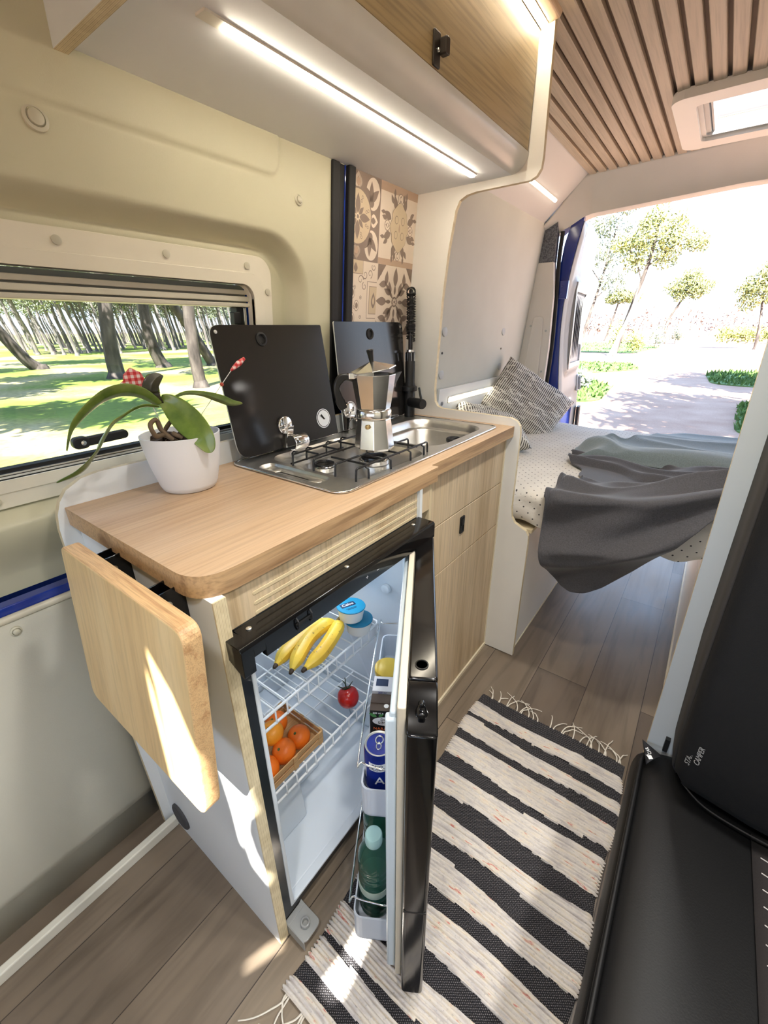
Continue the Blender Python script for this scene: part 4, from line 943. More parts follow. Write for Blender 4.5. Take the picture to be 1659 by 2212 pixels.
hose = [V((TX, TY, z)) for z in (1.12, 1.16, 1.20, 1.25, 1.275)] + [V((TX - .002, TY + .003, 1.292)), V((TX - .008, TY + .010, 1.304)), V((TX - .014, TY + .020, 1.303)), V((TX - .019, TY + .028, 1.290)), V((TX - .020, TY + .031, 1.27)), V((TX - .020, TY + .031, 1.22)), V((TX - .019, TY + .030, 1.13))]
hp_ = smooth_path(hose, 8); MB().tube(hp_, .0068, 10).build('hose', RUBBER, tpn, smooth=60)
# spring wound round the hose, open coils near the top and tight ones lower
L_ = [0]
for a, c in zip(hp_, hp_[1:]): L_.append(L_[-1] + (c - a).length)
def at_len(s):
    for i in range(len(L_) - 1):
        if s <= L_[i + 1]: t = (s - L_[i]) / (L_[i + 1] - L_[i]); return hp_[i].lerp(hp_[i + 1], t), (hp_[i + 1] - hp_[i]).normalized()
    return hp_[-1], (hp_[-1] - hp_[-2]).normalized()
P = []; ph = 0; s_ = .040; side = V((1, 0, 0))
while s_ < L_[-1] - .02:
    p, t = at_len(s_); n_ = (side - t * side.dot(t)).normalized(); bi = t.cross(n_)
    P.append(p + (n_ * math.cos(ph) + bi * math.sin(ph)) * .0138); ph += 2 * PI / 12
    pitch = .0042 if .062 < s_ < .086 else .0150
    s_ += pitch / 12
MB().tube(P, .0021, 5).build('spring', BLACKM, tpn, smooth=60)
MB().lathe([(.0145, -.006), (.0170, -.002), (.0170, .060), (.0155, .064), (0, .064)], 28, (TX + .014, TY - .006, .955), Matrix.Rotation(PI / 2 + .0, 3, 'Y') @ Matrix.Rotation(.0, 3, 'X')).xf(lambda v: V((TX, TY, 0)) + Matrix.Rotation(-.28, 3, 'Z') @ (v - V((TX, TY, 0)))).mat(1).build('valve_body', TB_, tpn, smooth=40)
e_ = V((TX, TY, .955)) + Matrix.Rotation(-.28, 3, 'Z') @ V((.066, 0, 0))
MB().tube([e_ + V((-.004, .0, .014)), e_ + V((-.016, .004, .052))], [.0045, .0035], 12).build('lever', TB_, tpn, smooth=50)

# moka pot on the hob
mk = thing('moka_pot', 'polished aluminium moka coffee pot on the hob', 'coffee pot', (-.148, .556, .9325))
mc = V((-.148, .556, .9325))
MB().lathe([(.0445, 0), (.046, .002), (.0470, .006), (.0392, .070), (.0380, .073)], 8, mc, Matrix.Rotation(.25, 3, 'Z'), facet=1).build('boiler', ALU, mk, bevel=.0015, seg=2)
MB().lathe([(.0375, .072), (.040, .074), (.0405, .076), (.0405, .090), (.0385, .093), (.036, .094)], 40, mc).build('collar', ALU, mk, smooth=40)
b = MB().lathe([(.036, .093), (.0385, .096), (.0500, .168), (.0490, .1685), (.0385, .100), (0, .100)], 8, mc, Matrix.Rotation(.25, 3, 'Z'), facet=1)
sp_d = V((.62, .78, 0)).normalized(); sq = V((-.78, .62, 0))
b.add([mc + sp_d * .046 + sq * .013 + V((0, 0, .168)), mc + sp_d * .046 - sq * .013 + V((0, 0, .168)), mc + sp_d * .067 + V((0, 0, .172)), mc + sp_d * .042 + V((0, 0, .128))], [(0, 2, 3), (1, 3, 2)])
b.build('jug', ALU, mk, bevel=.0008)
hd = -sp_d
ha = [mc + hd * .047 + V((0, 0, .160)), mc + hd * .066 + V((0, 0, .164)), mc + hd * .078 + V((0, 0, .156)), mc + hd * .084 + V((0, 0, .140)), mc + hd * .079 + V((0, 0, .118)), mc + hd * .070 + V((0, 0, .095))]
b = MB(); P = smooth_path(ha, 5)
for i in range(len(P) - 1):
    pass
def ribbon(P, w, th, side):
    b = MB(); vs = []
    for i, p in enumerate(P):
        t = (P[min(i + 1, len(P) - 1)] - P[max(i - 1, 0)]).normalized(); nr = t.cross(side).normalized(); k = th[i] if isinstance(th, list) else th
        vs += [p + side * w + nr * k, p - side * w + nr * k, p - side * w - nr * k, p + side * w - nr * k]
    fs = [(0, 1, 2, 3), tuple(range(len(vs) - 4, len(vs)))]
    for i in range(len(P) - 1):
        for k in range(4): fs.append((i * 4 + k, i * 4 + (k + 1) % 4, i * 4 + 4 + (k + 1) % 4, i * 4 + 4 + k))
    return b.add(vs, fs)
ribbon(P, .0075, [.0075 - .001 * math.sin(i * .55) + (.002 if i > len(P) - 6 else 0) for i in range(len(P))], sq).build('handle', PM('bakelite', C(26, 25, 25), .35), mk, bevel=.003, seg=3, smooth=50)
lh = mc + hd * .050 + V((0, 0, .170)); tilt = math.radians(-13); Rl = Matrix.Rotation(tilt, 3, hd.cross(V((0, 0, 1)))) 
LR = Matrix.Rotation(.25, 3, 'Z')
LQ = Matrix.Rotation(math.radians(13), 3, sq)
f = lambda v: lh + Matrix.Rotation(math.radians(-9), 3, sq) @ (V(v) - mc - hd * .050)
lidb = MB().lathe([(.0515, -.001), (.0515, .0012), (.006, .0165), (0, .0165)], 8, mc, LR, facet=1).xf(f).build('lid', ALU, mk, bevel=.0006)
MB().lathe([(.0045, .015), (.0055, .018), (.0075, .034), (.0088, .040), (.0075, .042), (0, .042)], 6, mc).xf(f).build('lid_knob', PM('knob_bakelite', C(30, 29, 28), .35), lidb, bevel=.0008)
MB().lathe([(.0055, 0), (.0055, .004), (.003, .006), (0, .006)], 6, mc + V((.012, -.0385, .058)), Matrix.Rotation(PI / 2, 3, 'X')).build('safety_valve', PM('brass', (.72, .55, .28, 1), .25, 1), mk)
MB().obox(lh + V((0, 0, -.004)), sq * .010, hd * .007, V((0, 0, .006))).build('lid_hinge', ALU, mk, bevel=.001)

# orchid in a white pot
pc = V((-.347, .198, .9))
orc = thing('potted_orchid', 'orchid with long arching leaves in a plain white pot', 'plant', pc)
MB().lathe([(.0, .0), (.046, 0), (.0500, .002), (.0545, .012), (.0640, .050), (.0695, .082), (.0720, .105), (.0725, .110), (.0707, .1105), (.0685, .095), (0, .093)], 48, pc).build('pot', PM('white_plastic_pot', C(222, 224, 228), .4, var=.01), orc, smooth=40)
b = MB()
for i in range(60):
    a, r_ = random.uniform(0, 6.28), .052 * math.sqrt(random.random()); b.obox(pc + V((r_ * math.cos(a), r_ * math.sin(a), .096 + random.uniform(0, .006))), V((random.uniform(.004, .011), random.uniform(-.005, .005), random.uniform(-.004, .004))), V((-.003, .006, .001)), V((0, .001, .004)))
b.build('bark_mix', PM('bark', C(58, 44, 34), .9, var=.4, vs=40), orc)
LEAF, nt, bb = base_mat('orchid_leaf'); n1 = nd(nt, 'ShaderNodeTexNoise', {'Vector': coords(nt, (30, 30, 30)), 'Scale': 1.0, 'Detail': 4.0})
nt.links.new(ramp(nt, n1.outputs['Fac'], [(.3, C(74, 100, 36)), (.55, C(108, 130, 56)), (.8, C(138, 150, 78))]), bb.inputs['Base Color']); bb.inputs['Roughness'].default_value = .3; bb.inputs['Coat Weight'].default_value = .2
LEAFD = PM('orchid_leaf_dark', C(52, 50, 38), .35, var=.25, vs=25)
def leaf(pts, wmax, m=LEAF, side=None, fold=.35, prof=None):
    P = smooth_path(pts, 7); n = len(P)
    def w(t): return wmax * (max(0, math.sin(PI * clamp(t * .93 + .07))) ** .6) * (1 if prof is None else prof(t))
    b = MB(); side0 = V(side) if side else None
    rows = []
    for i, p in enumerate(P):
        t = (P[min(i + 1, n - 1)] - P[max(i - 1, 0)]).normalized()
        s_ = (side0 - t * side0.dot(t)).normalized() if side0 else t.cross(V((0, 0, 1))).normalized()
        up = s_.cross(t); up = up if up.z > 0 else -up
        ww = w(i / (n - 1)); rows.append([p + s_ * ww * k + up * (abs(k) ** 1.3) * ww * fold for k in (-1, -.6, -.15, 0, .15, .6, 1)])
    vs = [q for r_ in rows for q in r_]; fs = [(i * 7 + k, i * 7 + k + 1, (i + 1) * 7 + k + 1, (i + 1) * 7 + k) for i in range(n - 1) for k in range(6)]
    return b.add(vs, fs).build('leaf', m, orc, smooth=180, solid=.0016, sub=1)
q = lambda dx, dy, z: pc + V((dx, dy, z))
w_ = lambda x, y, z: V((x, y, z))
leaf([w_(-.343, .168, 1.068), w_(-.338, .139, 1.090), w_(-.334, .110, 1.098), w_(-.332, .083, 1.094), w_(-.332, .061, 1.083), w_(-.334, .038, 1.066), w_(-.338, .020, 1.046), w_(-.342, .006, 1.016)], .0175, side=(.70, .0, .72), fold=.25)
leaf([w_(-.342, .166, 1.064), w_(-.330, .137, 1.071), w_(-.322, .112, 1.068), w_(-.318, .092, 1.060), w_(-.322, .075, 1.049), w_(-.330, .062, 1.030), w_(-.345, .045, 1.000), w_(-.380, .026, .968), w_(-.405, -.006, .953)], .0125, side=(.75, .1, .55), fold=.3, prof=lambda t: .55 + .75 * sstep(.3, .75, t))
leaf([w_(-.344, .172, 1.078), w_(-.330, .184, 1.066), w_(-.302, .194, 1.040), w_(-.270, .200, 1.012), w_(-.258, .203, .982)], .0250, side=(.5, .67, .55), fold=.18, prof=lambda t: .80 + .3 * sstep(0, .6, t))
leaf([w_(-.350, .178, 1.064), w_(-.352, .212, 1.078), w_(-.352, .236, 1.080), w_(-.352, .265, 1.074), w_(-.352, .295, 1.062), w_(-.352, .326, 1.048), w_(-.352, .352, 1.045)], .0100, side=(.55, 0, .83), prof=lambda t: .55 + .75 * sstep(.4, .8, t))
leaf([w_(-.345, .172, 1.068), w_(-.340, .158, 1.086), w_(-.340, .160, 1.102), w_(-.345, .173, 1.113), w_(-.352, .188, 1.118)], .0135, LEAFD, side=(.62, .55, -.45), fold=.5)
leaf([w_(-.345, .166, 1.080), w_(-.352, .166, 1.100), w_(-.358, .170, 1.122)], .0120, LEAF, side=(.5, .80, .1), fold=.3)
ROOT = PM('orchid_root', C(96, 78, 58), .7, var=.25, vs=60)
for pts in ([q(.02, -.02, .10), q(.03, -.045, .118), q(.034, -.062, .120), q(.030, -.066, .140), q(.026, -.052, .146), q(.028, -.048, .128), q(.036, -.034, .108)],
            [q(.01, -.01, .104), q(.026, -.024, .116), q(.036, -.030, .118), q(.044, -.020, .110)], [q(0, 0, .105), q(.024, -.002, .126), q(.040, -.016, .116)],
            [q(0, 0, .150), q(-.002, .004, .128), q(.012, .012, .104)], [q(-.004, -.004, .140), q(-.012, -.02, .12), q(-.02, -.03, .10)]):
    MB().tube(smooth_path(pts, 6), .0042, 7).build('root', ROOT, orc, smooth=60)
# decorative picks stuck in the pot
m, nt, bb = base_mat('red_gingham'); tc = nd(nt, 'ShaderNodeTexCoord'); sp = nd(nt, 'ShaderNodeSeparateXYZ', {'Vector': tc.outputs['Object']})
st = lambda o_: mth(nt, 'GREATER_THAN', mth(nt, 'FRACT', mth(nt, 'MULTIPLY', o_, 95.0)), .5)
nt.links.new(ramp(nt, mth(nt, 'MULTIPLY', mth(nt, 'ADD', st(sp.outputs['Y']), st(sp.outputs['Z'])), .5), [(.1, C(232, 206, 200)), (.5, C(214, 110, 108)), (.9, C(186, 40, 42))]), bb.inputs['Base Color']); bb.inputs['Roughness'].default_value = .8
GING = m; WIRE = PM('white_wire', C(214, 214, 208), .4); BEAD = PM('red_bead', C(176, 70, 48), .4)
p1 = thing('plant_pick', 'red gingham tulip pick on a white wire, left of the orchid crown', 'pick', w_(-.36, .17, 1.0))
MB().tube([w_(-.358, .178, 1.0), w_(-.365, .158, 1.096)], .0009, 6).build('wire_stem', WIRE, p1)
hpts = [(-.024, .0), (-.004, -.018), (.014, -.020), (.022, -.004), (.020, .006), (.026, .012), (.012, .022), (-.006, .014)]
MB().prism(fillet(hpts, .004, 3), 'x', -.0015, .0015).xf(lambda v: w_(-.365, .146, 1.110) + Matrix.Rotation(2.75, 3, 'X') @ v).build('gingham_tip', GING, p1, bevel=.001)
p2 = thing('plant_pick', 'red gingham bud pick with beads, leaning right of the orchid', 'pick', w_(-.37, .225, 1.0))
sa, sb = w_(-.366, .222, .998), w_(-.370, .348, 1.114)
MB().tube([sa, sb], .0008, 6).build('wire_stem', WIRE, p2)
MB().ball(sa.lerp(sb, .57), .0042, 6).build('bead', BEAD, p2, smooth=180); MB().ball(sa.lerp(sb, .77), .0042, 6).build('bead', BEAD, p2, smooth=180)
dq = V((0, .84, .50)).normalized(); MB().tube([sb - dq * .002, sb + dq * .010, sb + dq * .024, sb + dq * .042], [.002, .0048, .0065, .0035], 8).build('gingham_tip', GING, p2, smooth=60)

# folding table board on the end panel
ft = thing('folding_table', 'wooden flap table folded down on the kitchen end panel', 'table', (-.115, -.07, .6))
tilt_ = .025 / .28
bp_ = fillet([(-.290, .603), (.060, .603), (.060, .889), (-.290, .889)], [.022, .022, .022, .014], 6)
b = MB().prism(bp_, 'y', -.024, 0, side=1).xf(lambda v: (v.x, v.y - .0315 - (.889 - v.z) * tilt_, v.z))
b.build('board', [BAMBOO, BAMBE], ft, bevel=.003, seg=3)
for x0 in (-.255, -.092):
    b = MB().prism([(-.032, .870), (.0122, .873), (.0122, .70), (.002, .70), (-.034, .74)], 'x', x0, x0 + .002)
    b.prism([(-.032, .870), (.0122, .873), (.0122, .70), (.002, .70), (-.034, .74)], 'x', x0 + .028, x0 + .030).box(x0, x0 + .030, .0095, .0122, .70, .873).box(x0, x0 + .030, -.0345, -.032, .75, .868).box(x0, x0 + .030, -.03, -.026, .852, .855)
    br = b.build('bracket', BLACKG, ft, bevel=.0008, seg=1)
    MB().lathe([(.0062, 0), (.0062, .0015), (.0045, .002), (.004, .001), (.0026, .001), (.0024, .0035), (0, .0035)], 16, (x0 + .030, -.014, .850), Matrix.Rotation(PI / 2, 3, 'Y')).build('rivet', STEEL, br, smooth=40)
# ================================================================== bed and rear
bb_ = thing('bed_box', 'white boxed bed base beyond the kitchen end panel', 'bed base', (-.2, 1.8, 0))
MB().box(-.46, .064, 1.146, 2.40, .004, .533).build('box', PANEL, bb_, bevel=.002)
MB().box(-.44, .078, 1.146, 2.40, .533, .5455).build('top_board', PLYX, bb_)
MB().box(.0642, .067, 1.146, 2.40, .0, .008).build('bottom_seal', PALE, bb_)
# mattress under a dotted sheet
SH, nt, b_ = base_mat('dotted_sheet')
uv = nd(nt, 'ShaderNodeUVMap'); sp = nd(nt, 'ShaderNodeSeparateXYZ', {'Vector': uv.outputs[0]})
A = mth(nt, 'DIVIDE', sp.outputs['X'], .036); B_ = mth(nt, 'DIVIDE', sp.outputs['Y'], .019)
row = mth(nt, 'FLOOR', B_); off = mth(nt, 'MULTIPLY', mth(nt, 'MODULO', row, 2.0), .5)
fx = mth(nt, 'MULTIPLY', mth(nt, 'SUBTRACT', mth(nt, 'FRACT', mth(nt, 'ADD', A, off)), .5), .036); fy = mth(nt, 'MULTIPLY', mth(nt, 'SUBTRACT', mth(nt, 'FRACT', B_), .5), .019)
d2 = mth(nt, 'ADD', mth(nt, 'MULTIPLY', fx, fx), mth(nt, 'MULTIPLY', fy, mth(nt, 'MULTIPLY', fy, 1.4)))
dot = mth(nt, 'LESS_THAN', d2, .0027 ** 2)
nz_ = nd(nt, 'ShaderNodeTexNoise', {'Vector': coords(nt), 'Scale': 5.0, 'Detail': 4.0})
nt.links.new(mix(nt, dot, ramp(nt, nz_.outputs['Fac'], [(.3, C(198, 192, 182)), (.7, C(212, 207, 198))]), C(52, 50, 52)), b_.inputs['Base Color']); b_.inputs['Roughness'].default_value = .9
n3 = nd(nt, 'ShaderNodeTexNoise', {'Vector': coords(nt), 'Scale': 14.0, 'Detail': 5.0, 'Distortion': .4}); bump(nt, b_, n3.outputs['Fac'], .5, .012)
def edge_y(x): return 1.150 + .10 * sstep(.25, .75, x) + .012 * math.sin(x * 9)
prof_ = [(.030, -.128, 0), (.004, -.118, .03), (-.004, -.09, .06), (-.002, -.05, .10), (.004, -.022, .13), (.020, -.006, .155), (.045, 0, .18)]
def sheet(u, v):
    x = lerp(-.515, 1.15, u); k = v * 30
    if k <= 6:
        i = int(min(k, 5.999)); t = k - i; a, c = prof_[i], prof_[i + 1]; dy, dz = lerp(a[0], c[0], t), lerp(a[1], c[1], t)
        y = edge_y(x) + dy; z = .680 + dz
        if k < 3: z += .006 * math.sin(x * 21 + 1) + .006 * math.sin(x * 47) - .008 * sstep(.3, .6, x)
        y += .005 * math.sin(x * 33 + z * 60) * (1 if k < 5 else 0)
    else:
        t = (k - 6) / 24; y = lerp(edge_y(x) + .045, 2.415, t); z = .680 + .003 * math.sin(x * 11 + y * 7) + .0025 * math.sin(x * 23 - y * 19) - (.03 * ((t - .96) / .04) ** 2 if t > .96 else 0)
    return (x, y, z)
b = MB(); b.grid(120, 61, sheet)
def uvf(co): return (co.x, (co.y if co.z > .662 else 1.15 + (co.z - .68)) if True else 0)
b.uv = uvf
b.add([(-.515, 1.19, .556), (1.15, 1.28, .556), (1.15, 2.41, .556), (-.515, 2.41, .556)], [(0, 1, 2, 3)])
mt = b.build('mattress', SH, smooth=60, org=(.3, 1.8, .556)); tag(mt, 'mattress under a cream sheet with small dark dots', 'mattress')

# blankets: folded cloth laid over the foot of the bed
def wave(x, y):
    return math.sin(13 * y + 3 * math.sin(2.2 * x + 1) + 2 * x) + .6 * math.sin(27 * y - 5 * x + 2 * math.sin(4 * x))
DKB, nt, b_ = base_mat('charcoal_fleece'); n1 = nd(nt, 'ShaderNodeTexNoise', {'Vector': coords(nt), 'Scale': 300.0, 'Detail': 3.0})
nt.links.new(ramp(nt, n1.outputs['Fac'], [(.3, C(56, 55, 58)), (.7, C(74, 73, 77))]), b_.inputs['Base Color']); b_.inputs['Roughness'].default_value = .85; b_.inputs['Sheen Weight'].default_value = .35; b_.inputs['Sheen Roughness'].default_value = .45
bump(nt, b_, n1.outputs['Fac'], .25, .001)
LTB, nt, b_ = base_mat('grey_green_fleece'); n1 = nd(nt, 'ShaderNodeTexNoise', {'Vector': coords(nt), 'Scale': 300.0, 'Detail': 3.0})
nt.links.new(ramp(nt, n1.outputs['Fac'], [(.3, C(104, 116, 118)), (.7, C(124, 136, 138))]), b_.inputs['Base Color']); b_.inputs['Roughness'].default_value = .85; b_.inputs['Sheen Weight'].default_value = .4
bump(nt, b_, n1.outputs['Fac'], .25, .001)
FX, FZ = .98, .80
drop_pts = [(.106, .02), (.118, .15), (.135, .235), (.165, .285), (.205, .318), (.240, .328), (.285, .322), (.33, .300), (.40, .240), (.47, .165), (.54, .085), (.62, .03), (.70, .0), (1.1, 0)]
def drop(x):
    for a, c in zip(drop_pts, drop_pts[1:]):
        if a[0] <= x <= c[0]: return lerp(a[1], c[1], (x - a[0]) / (c[0] - a[0]))
    return drop_pts[-1][1] if x > .5 else .02
def ridge(a):
    """sharp crests, soft troughs"""
    return (1 - abs(math.sin(a))) ** 1.6 * 2 - .7
def dark(u, v):
    x0 = lerp(.100, 1.10, u ** 1.25)
    ylen = .50 + .05 * math.sin(3 * u + 1)
    e = edge_y(min(x0, .65)) - .004
    D = drop(x0); total = ylen + D + .02; s = v * total
    back = clamp((ylen - s) / ylen)                                   # 1 at the far edge, 0 at the bed edge
    left = sstep(.30, .0, u)
    x = x0 + left * (.055 * sstep(0, .45, back) - .115 * sstep(.45, .95, back) + .012 * math.sin(22 * back))
    rise = .012 + .085 * sstep(.15, .62, x0)
    ang = math.atan2(s - ylen * .93, (1.02 - x0) + .10)
    rad = math.hypot(s - ylen * .93, 1.02 - x0)
    h = .75 * ridge(ang * 8.6 + .9 + .35 * math.sin(rad * 6)) + .5 * ridge(ang * 15 + 2.1 + .5 * math.sin(rad * 9)) + .25 * math.sin(ang * 37 + 4 * math.sin(rad * 4))
    crump = left * sstep(.4, .8, back) * (.5 * math.sin(60 * back + 14 * u) + .4 * math.sin(34 * u + 40 * back))
    amp = .031 * sstep(-.02, .08, v) * sstep(1.0, .45, u)
    if s < ylen:
        y = e + (ylen - s); z = .692 + rise * (1 - .6 * sstep(.0, .3, ylen - s))
        k = sstep(.0, .06, ylen - s)
        z += amp * h * lerp(.5, 1, k) + .010 * math.sin(x0 * 9 + 2) + .014 * crump
        y -= .012 * h * (1 - k)
        return (x, y, max(z, .6865))
    d = s - ylen; r_ = .034; a = min(d / r_, PI / 2)
    y = e - r_ * math.sin(a) * .95 - .01 * sstep(0, .1, d); z = .692 + rise + .010 * math.sin(x0 * 9 + 2) - r_ * (1 - math.cos(a)) - max(0, d - r_ * PI / 2)
    k = sstep(0, .05, d)
    z += amp * .5 * h * (1 - k); y -= .012 * h + (amp * 1.1 - .012) * h * k + .012 * k
    return (x + .006 * math.sin(d * 30) * left, y, z)
bl = MB().grid(110, 110, dark).build('blanket', DKB, smooth=180, solid=.005, sub=1); tag(bl, 'charcoal fleece blanket with one corner hanging over the bed edge', 'blanket')
def light(u, v):
    x = lerp(.055, 1.10, u); y = lerp(1.63 + .03 * math.sin(6 * u), 1.86 + .52 * sstep(0, .34, u) + .014 * math.sin(11 * u), v)
    h = .55 * ridge(9.5 * y + 2.2 * math.sin(2.1 * x + .5) - 1.2 * x + .4) + .35 * ridge(17 * y + 2.6 * math.sin(3.4 * x) + 3.1 * x) + .25 * math.sin(21 * x + 9 * y) * sstep(.5, .0, u)
    env = sstep(0, .05, v) * sstep(0, .06, 1 - v) * sstep(0, .04, u)
    z = .692 + .020 * env + .020 * env * h + .045 * env * math.exp(-((y - 1.72) / .07) ** 2) * sstep(.0, .35, u) + .034 * env * math.exp(-((u - .08) / .045) ** 2)
    return (x + .02 * math.sin(v * 7), y, max(z, .6865))
l_ = MB().grid(90, 80, light).build('blanket', LTB, smooth=180, solid=.005, sub=1); tag(l_, 'grey green fleece blanket crumpled on the bed near the rear doors', 'blanket')

# pillows
PIL, nt, b_ = base_mat('striped_knit'); v = coords(nt, kind='Object')
n0 = nd(nt, 'ShaderNodeTexNoise', {'Vector': v, 'Scale': 14.0, 'Detail': 3.0}); sp = nd(nt, 'ShaderNodeSeparateXYZ', {'Vector': v})
ln = mth(nt, 'SINE', mth(nt, 'ADD', mth(nt, 'MULTIPLY', sp.outputs['X'], 620.0), mth(nt, 'MULTIPLY', n0.outputs['Fac'], 7.0)))
br = nd(nt, 'ShaderNodeTexNoise', {'Vector': coords(nt, (14, 42, 14)), 'Scale': 1.0, 'Detail': 3.0})
gap = mth(nt, 'SINE', mth(nt, 'ADD', mth(nt, 'MULTIPLY', sp.outputs['Y'], 150.0), mth(nt, 'MULTIPLY', br.outputs['Fac'], 14.0)))
thr = mth(nt, 'ADD', mth(nt, 'MULTIPLY', br.outputs['Fac'], 2.6), -1.25)
dk = mth(nt, 'GREATER_THAN', ln, thr); dk = mth(nt, 'MULTIPLY', dk, mth(nt, 'GREATER_THAN', gap, -.88))
nt.links.new(mix(nt, dk, C(216, 214, 208), C(84, 80, 76)), b_.inputs['Base Color']); b_.inputs['Roughness'].default_value = .92
bump(nt, b_, ln, .3, .002)
def pillow(label, c, ax, ay, hx, hy, th):
    """soft square cushion: ax, ay are its in-plane directions"""
    c, ax, ay = V(c), V(ax).normalized(), V(ay); ay = (ay - ax * ay.dot(ax)).normalized(); az = ax.cross(ay)
    b = MB(); n = 26
    for sg in (1, -1):
        def fn(u, v):
            a, d = 2 * u - 1, 2 * v - 1; k = (max(0, (1 - a ** 4) * (1 - d ** 4))) ** .55
            pinch = 1 - .07 * (1 - abs(a)) ** 1 * abs(d) ** 3; pin2 = 1 - .07 * (1 - abs(d)) * abs(a) ** 3
            return V((a * hx * pin2, d * hy * pinch, sg * th * k + .004 * math.sin(a * 9 + d * 4) * k))
        b.grid(n, n, fn)
    o = b.build('pillow', PIL, smooth=180, org=(0, 0, 0)); o.location = c; o.rotation_euler = Matrix((ax, ay, az)).transposed().to_euler()
    return tag(o, label, 'pillow', 'pillows on the bed')
pillow('larger striped knit pillow propped against the wall by the rear pillar', (-.322, 2.115, .815), (.50, .18, -.34), (.30, .50, .27), .215, .175, .062)
pillow('striped knit pillow lying low behind the worktop end', (-.330, 1.66, .775), (.62, .45, -.22), (-.5, .80, .12), .17, .17, .058)

# rear door, swung open: inner face to the right, blue jamb face towards us
rd = thing('door_1', None, None, (-.27, 2.49, .2)); struct(rd, 'open rear van door, blue outside and grey plastic inside', 'door')
Hd = V((-.27, 2.49, 0)); De = V((-.10, .995, 0)).normalized(); Dn = V((De.y, -De.x, 0))       # Dn points to the inner (right) side
def RD(s, t, z): return Hd + De * s - Dn * t + V((0, 0, z))                                   # t = outwards from the inner face
def interp(T, z):
    for p, q in zip(T, T[1:]):
        if z <= q[0]: return lerp(p[1], q[1], clamp((z - p[0]) / (q[0] - p[0])))
    return T[-1][1]
XI = [(.2, -.228), (.50, -.230), (.666, -.239), (.803, -.257), (.92, -.273), (1.039, -.287), (1.13, -.296), (1.207, -.301), (1.30, -.303), (1.38, -.300), (1.494, -.289), (1.60, -.275), (1.714, -.257)]
XO = [(.2, -.345), (.764, -.351), (.978, -.356), (1.207, -.360), (1.368, -.354), (1.538, -.350), (1.63, -.340), (1.70, -.318), (1.725, -.290)]
def curve_in(z): return interp(XI, z) + .27
zs = [.15, .3, .5, .666, .803, .92, 1.04, 1.13, 1.207, 1.30, 1.38, 1.494, 1.6, 1.66, 1.70, 1.722]
def prof_w(z): return .735 - .10 * sstep(1.45, 1.75, z) - .02 * sstep(.7, .2, z)
b = MB(); n = len(zs)
rows = []
for z in zs:
    c_ = curve_in(z); w = prof_w(z); th = interp(XI, z) - interp(XO, z)
    rows.append([RD(-.0, .006 - c_, z), RD(-.0, th - c_, z), RD(w, th - c_, z), RD(w, .012 - c_, z), RD(w - .01, .012 - c_, z), RD(.01, .006 - c_, z)])
vs = [q for r_ in rows for q in r_]
fs = [(i * 6 + k, i * 6 + (k + 1) % 6, i * 6 + 6 + (k + 1) % 6, i * 6 + 6 + k) for i in range(n - 1) for k in range(6)] + [tuple(range(6)), tuple(range((n - 1) * 6, n * 6))]
b.add(vs, fs); b.build('door_shell', BLUE, rd, smooth=40)
b = MB()
inner = [(.012, .22), (.715, .22), (.725, .9), (.70, 1.42), (.64, 1.66), (.60, 1.70), (.06, 1.715), (.018, 1.69)]
wo = (.15, .56, .985, 1.385)
b.prism(fillet(inner, .03, 4), 'z', 0, 1, holes=[])
b = MB()
def inner_face(u, v):
    z = lerp(.22, 1.700, v); w0 = .012; w1 = prof_w(z) - .014
    s = lerp(w0, w1, u); bulge = .012 * sstep(0, .06, u) * sstep(0, .06, 1 - u) * sstep(0, .03, v) * sstep(0, .05, 1 - v)
    d = rr_sdf(s, z, .10, .62, .93, 1.44, .05); bulge += .016 * (1 - sstep(-.01, .015, d))
    d2 = rr_sdf(s, z, .09, .60, 1.50, 1.66, .04); bulge -= .010 * (1 - sstep(-.01, .01, d2))
    d3 = rr_sdf(s, z, .05, .66, .44, .78, .10); bulge -= .020 * (1 - sstep(-.04, .05, d3))
    return RD(s, .004 - curve_in(z) - bulge, z)
DPW = PM('door_trim_plastic', C(150, 153, 152), .4, var=.02)
b.grid(60, 110, inner_face); ip = b.build('inner_trim', DPW, rd, smooth=60, solid=.003)
def on_door(s, t, z): return RD(s, -t - curve_in(z) , z)
def dbox(s0, s1, t0, t1, z0, z1):
    b = MB().box(s0, s1, t0, t1, z0, z1); b.xf(lambda v: on_door(v.x, v.y, v.z)); return b
dbox(.125, .575, .014, .034, .955, .985).join(dbox(.125, .575, .014, .034, 1.385, 1.43)).join(dbox(.125, .16, .014, .034, .985, 1.385)).join(dbox(.54, .575, .014, .034, .985, 1.385)).build('window_frame', PM('door_window_frame', C(172, 173, 172), .3), rd, bevel=.005, seg=3)
dbox(.16, .54, .006, .016, .985, 1.385).build('dark_pane', PM('dark_pane', C(10, 11, 12), .1), rd)
b = MB()
for k in range(6): b.join(dbox(.17 + .06 * k, .185 + .06 * k, .012, .024, .99, 1.38))
b.join(dbox(.16, .54, .018, .026, 1.372, 1.385)).build('side_rail', BLACKM, rd)
MB().box(0, 1, 0, 1, 0, 1)
dbox(.43, .54, .010, .022, 1.395, 1.42).build('vent_slot', PM('vent_grey', C(176, 178, 178), .5), rd)
dbox(.60, .665, .006, .022, .775, .885).build('pull_recess', PM('pull_grey', C(170, 172, 170), .5), rd, bevel=.006, seg=3)
dbox(.612, .628, .022, .038, .785, .875).build('pull_handle', DPW, rd, bevel=.005, seg=3)
dbox(.645, .725, .010, .030, .50, .66).build('lock_cover', BLACKM, rd, bevel=.004)
b = MB().obox(RD(-.012, .065, 1.38), V((.045, 0, 0)), V((0, .010, 0)), V((0, 0, .045)))
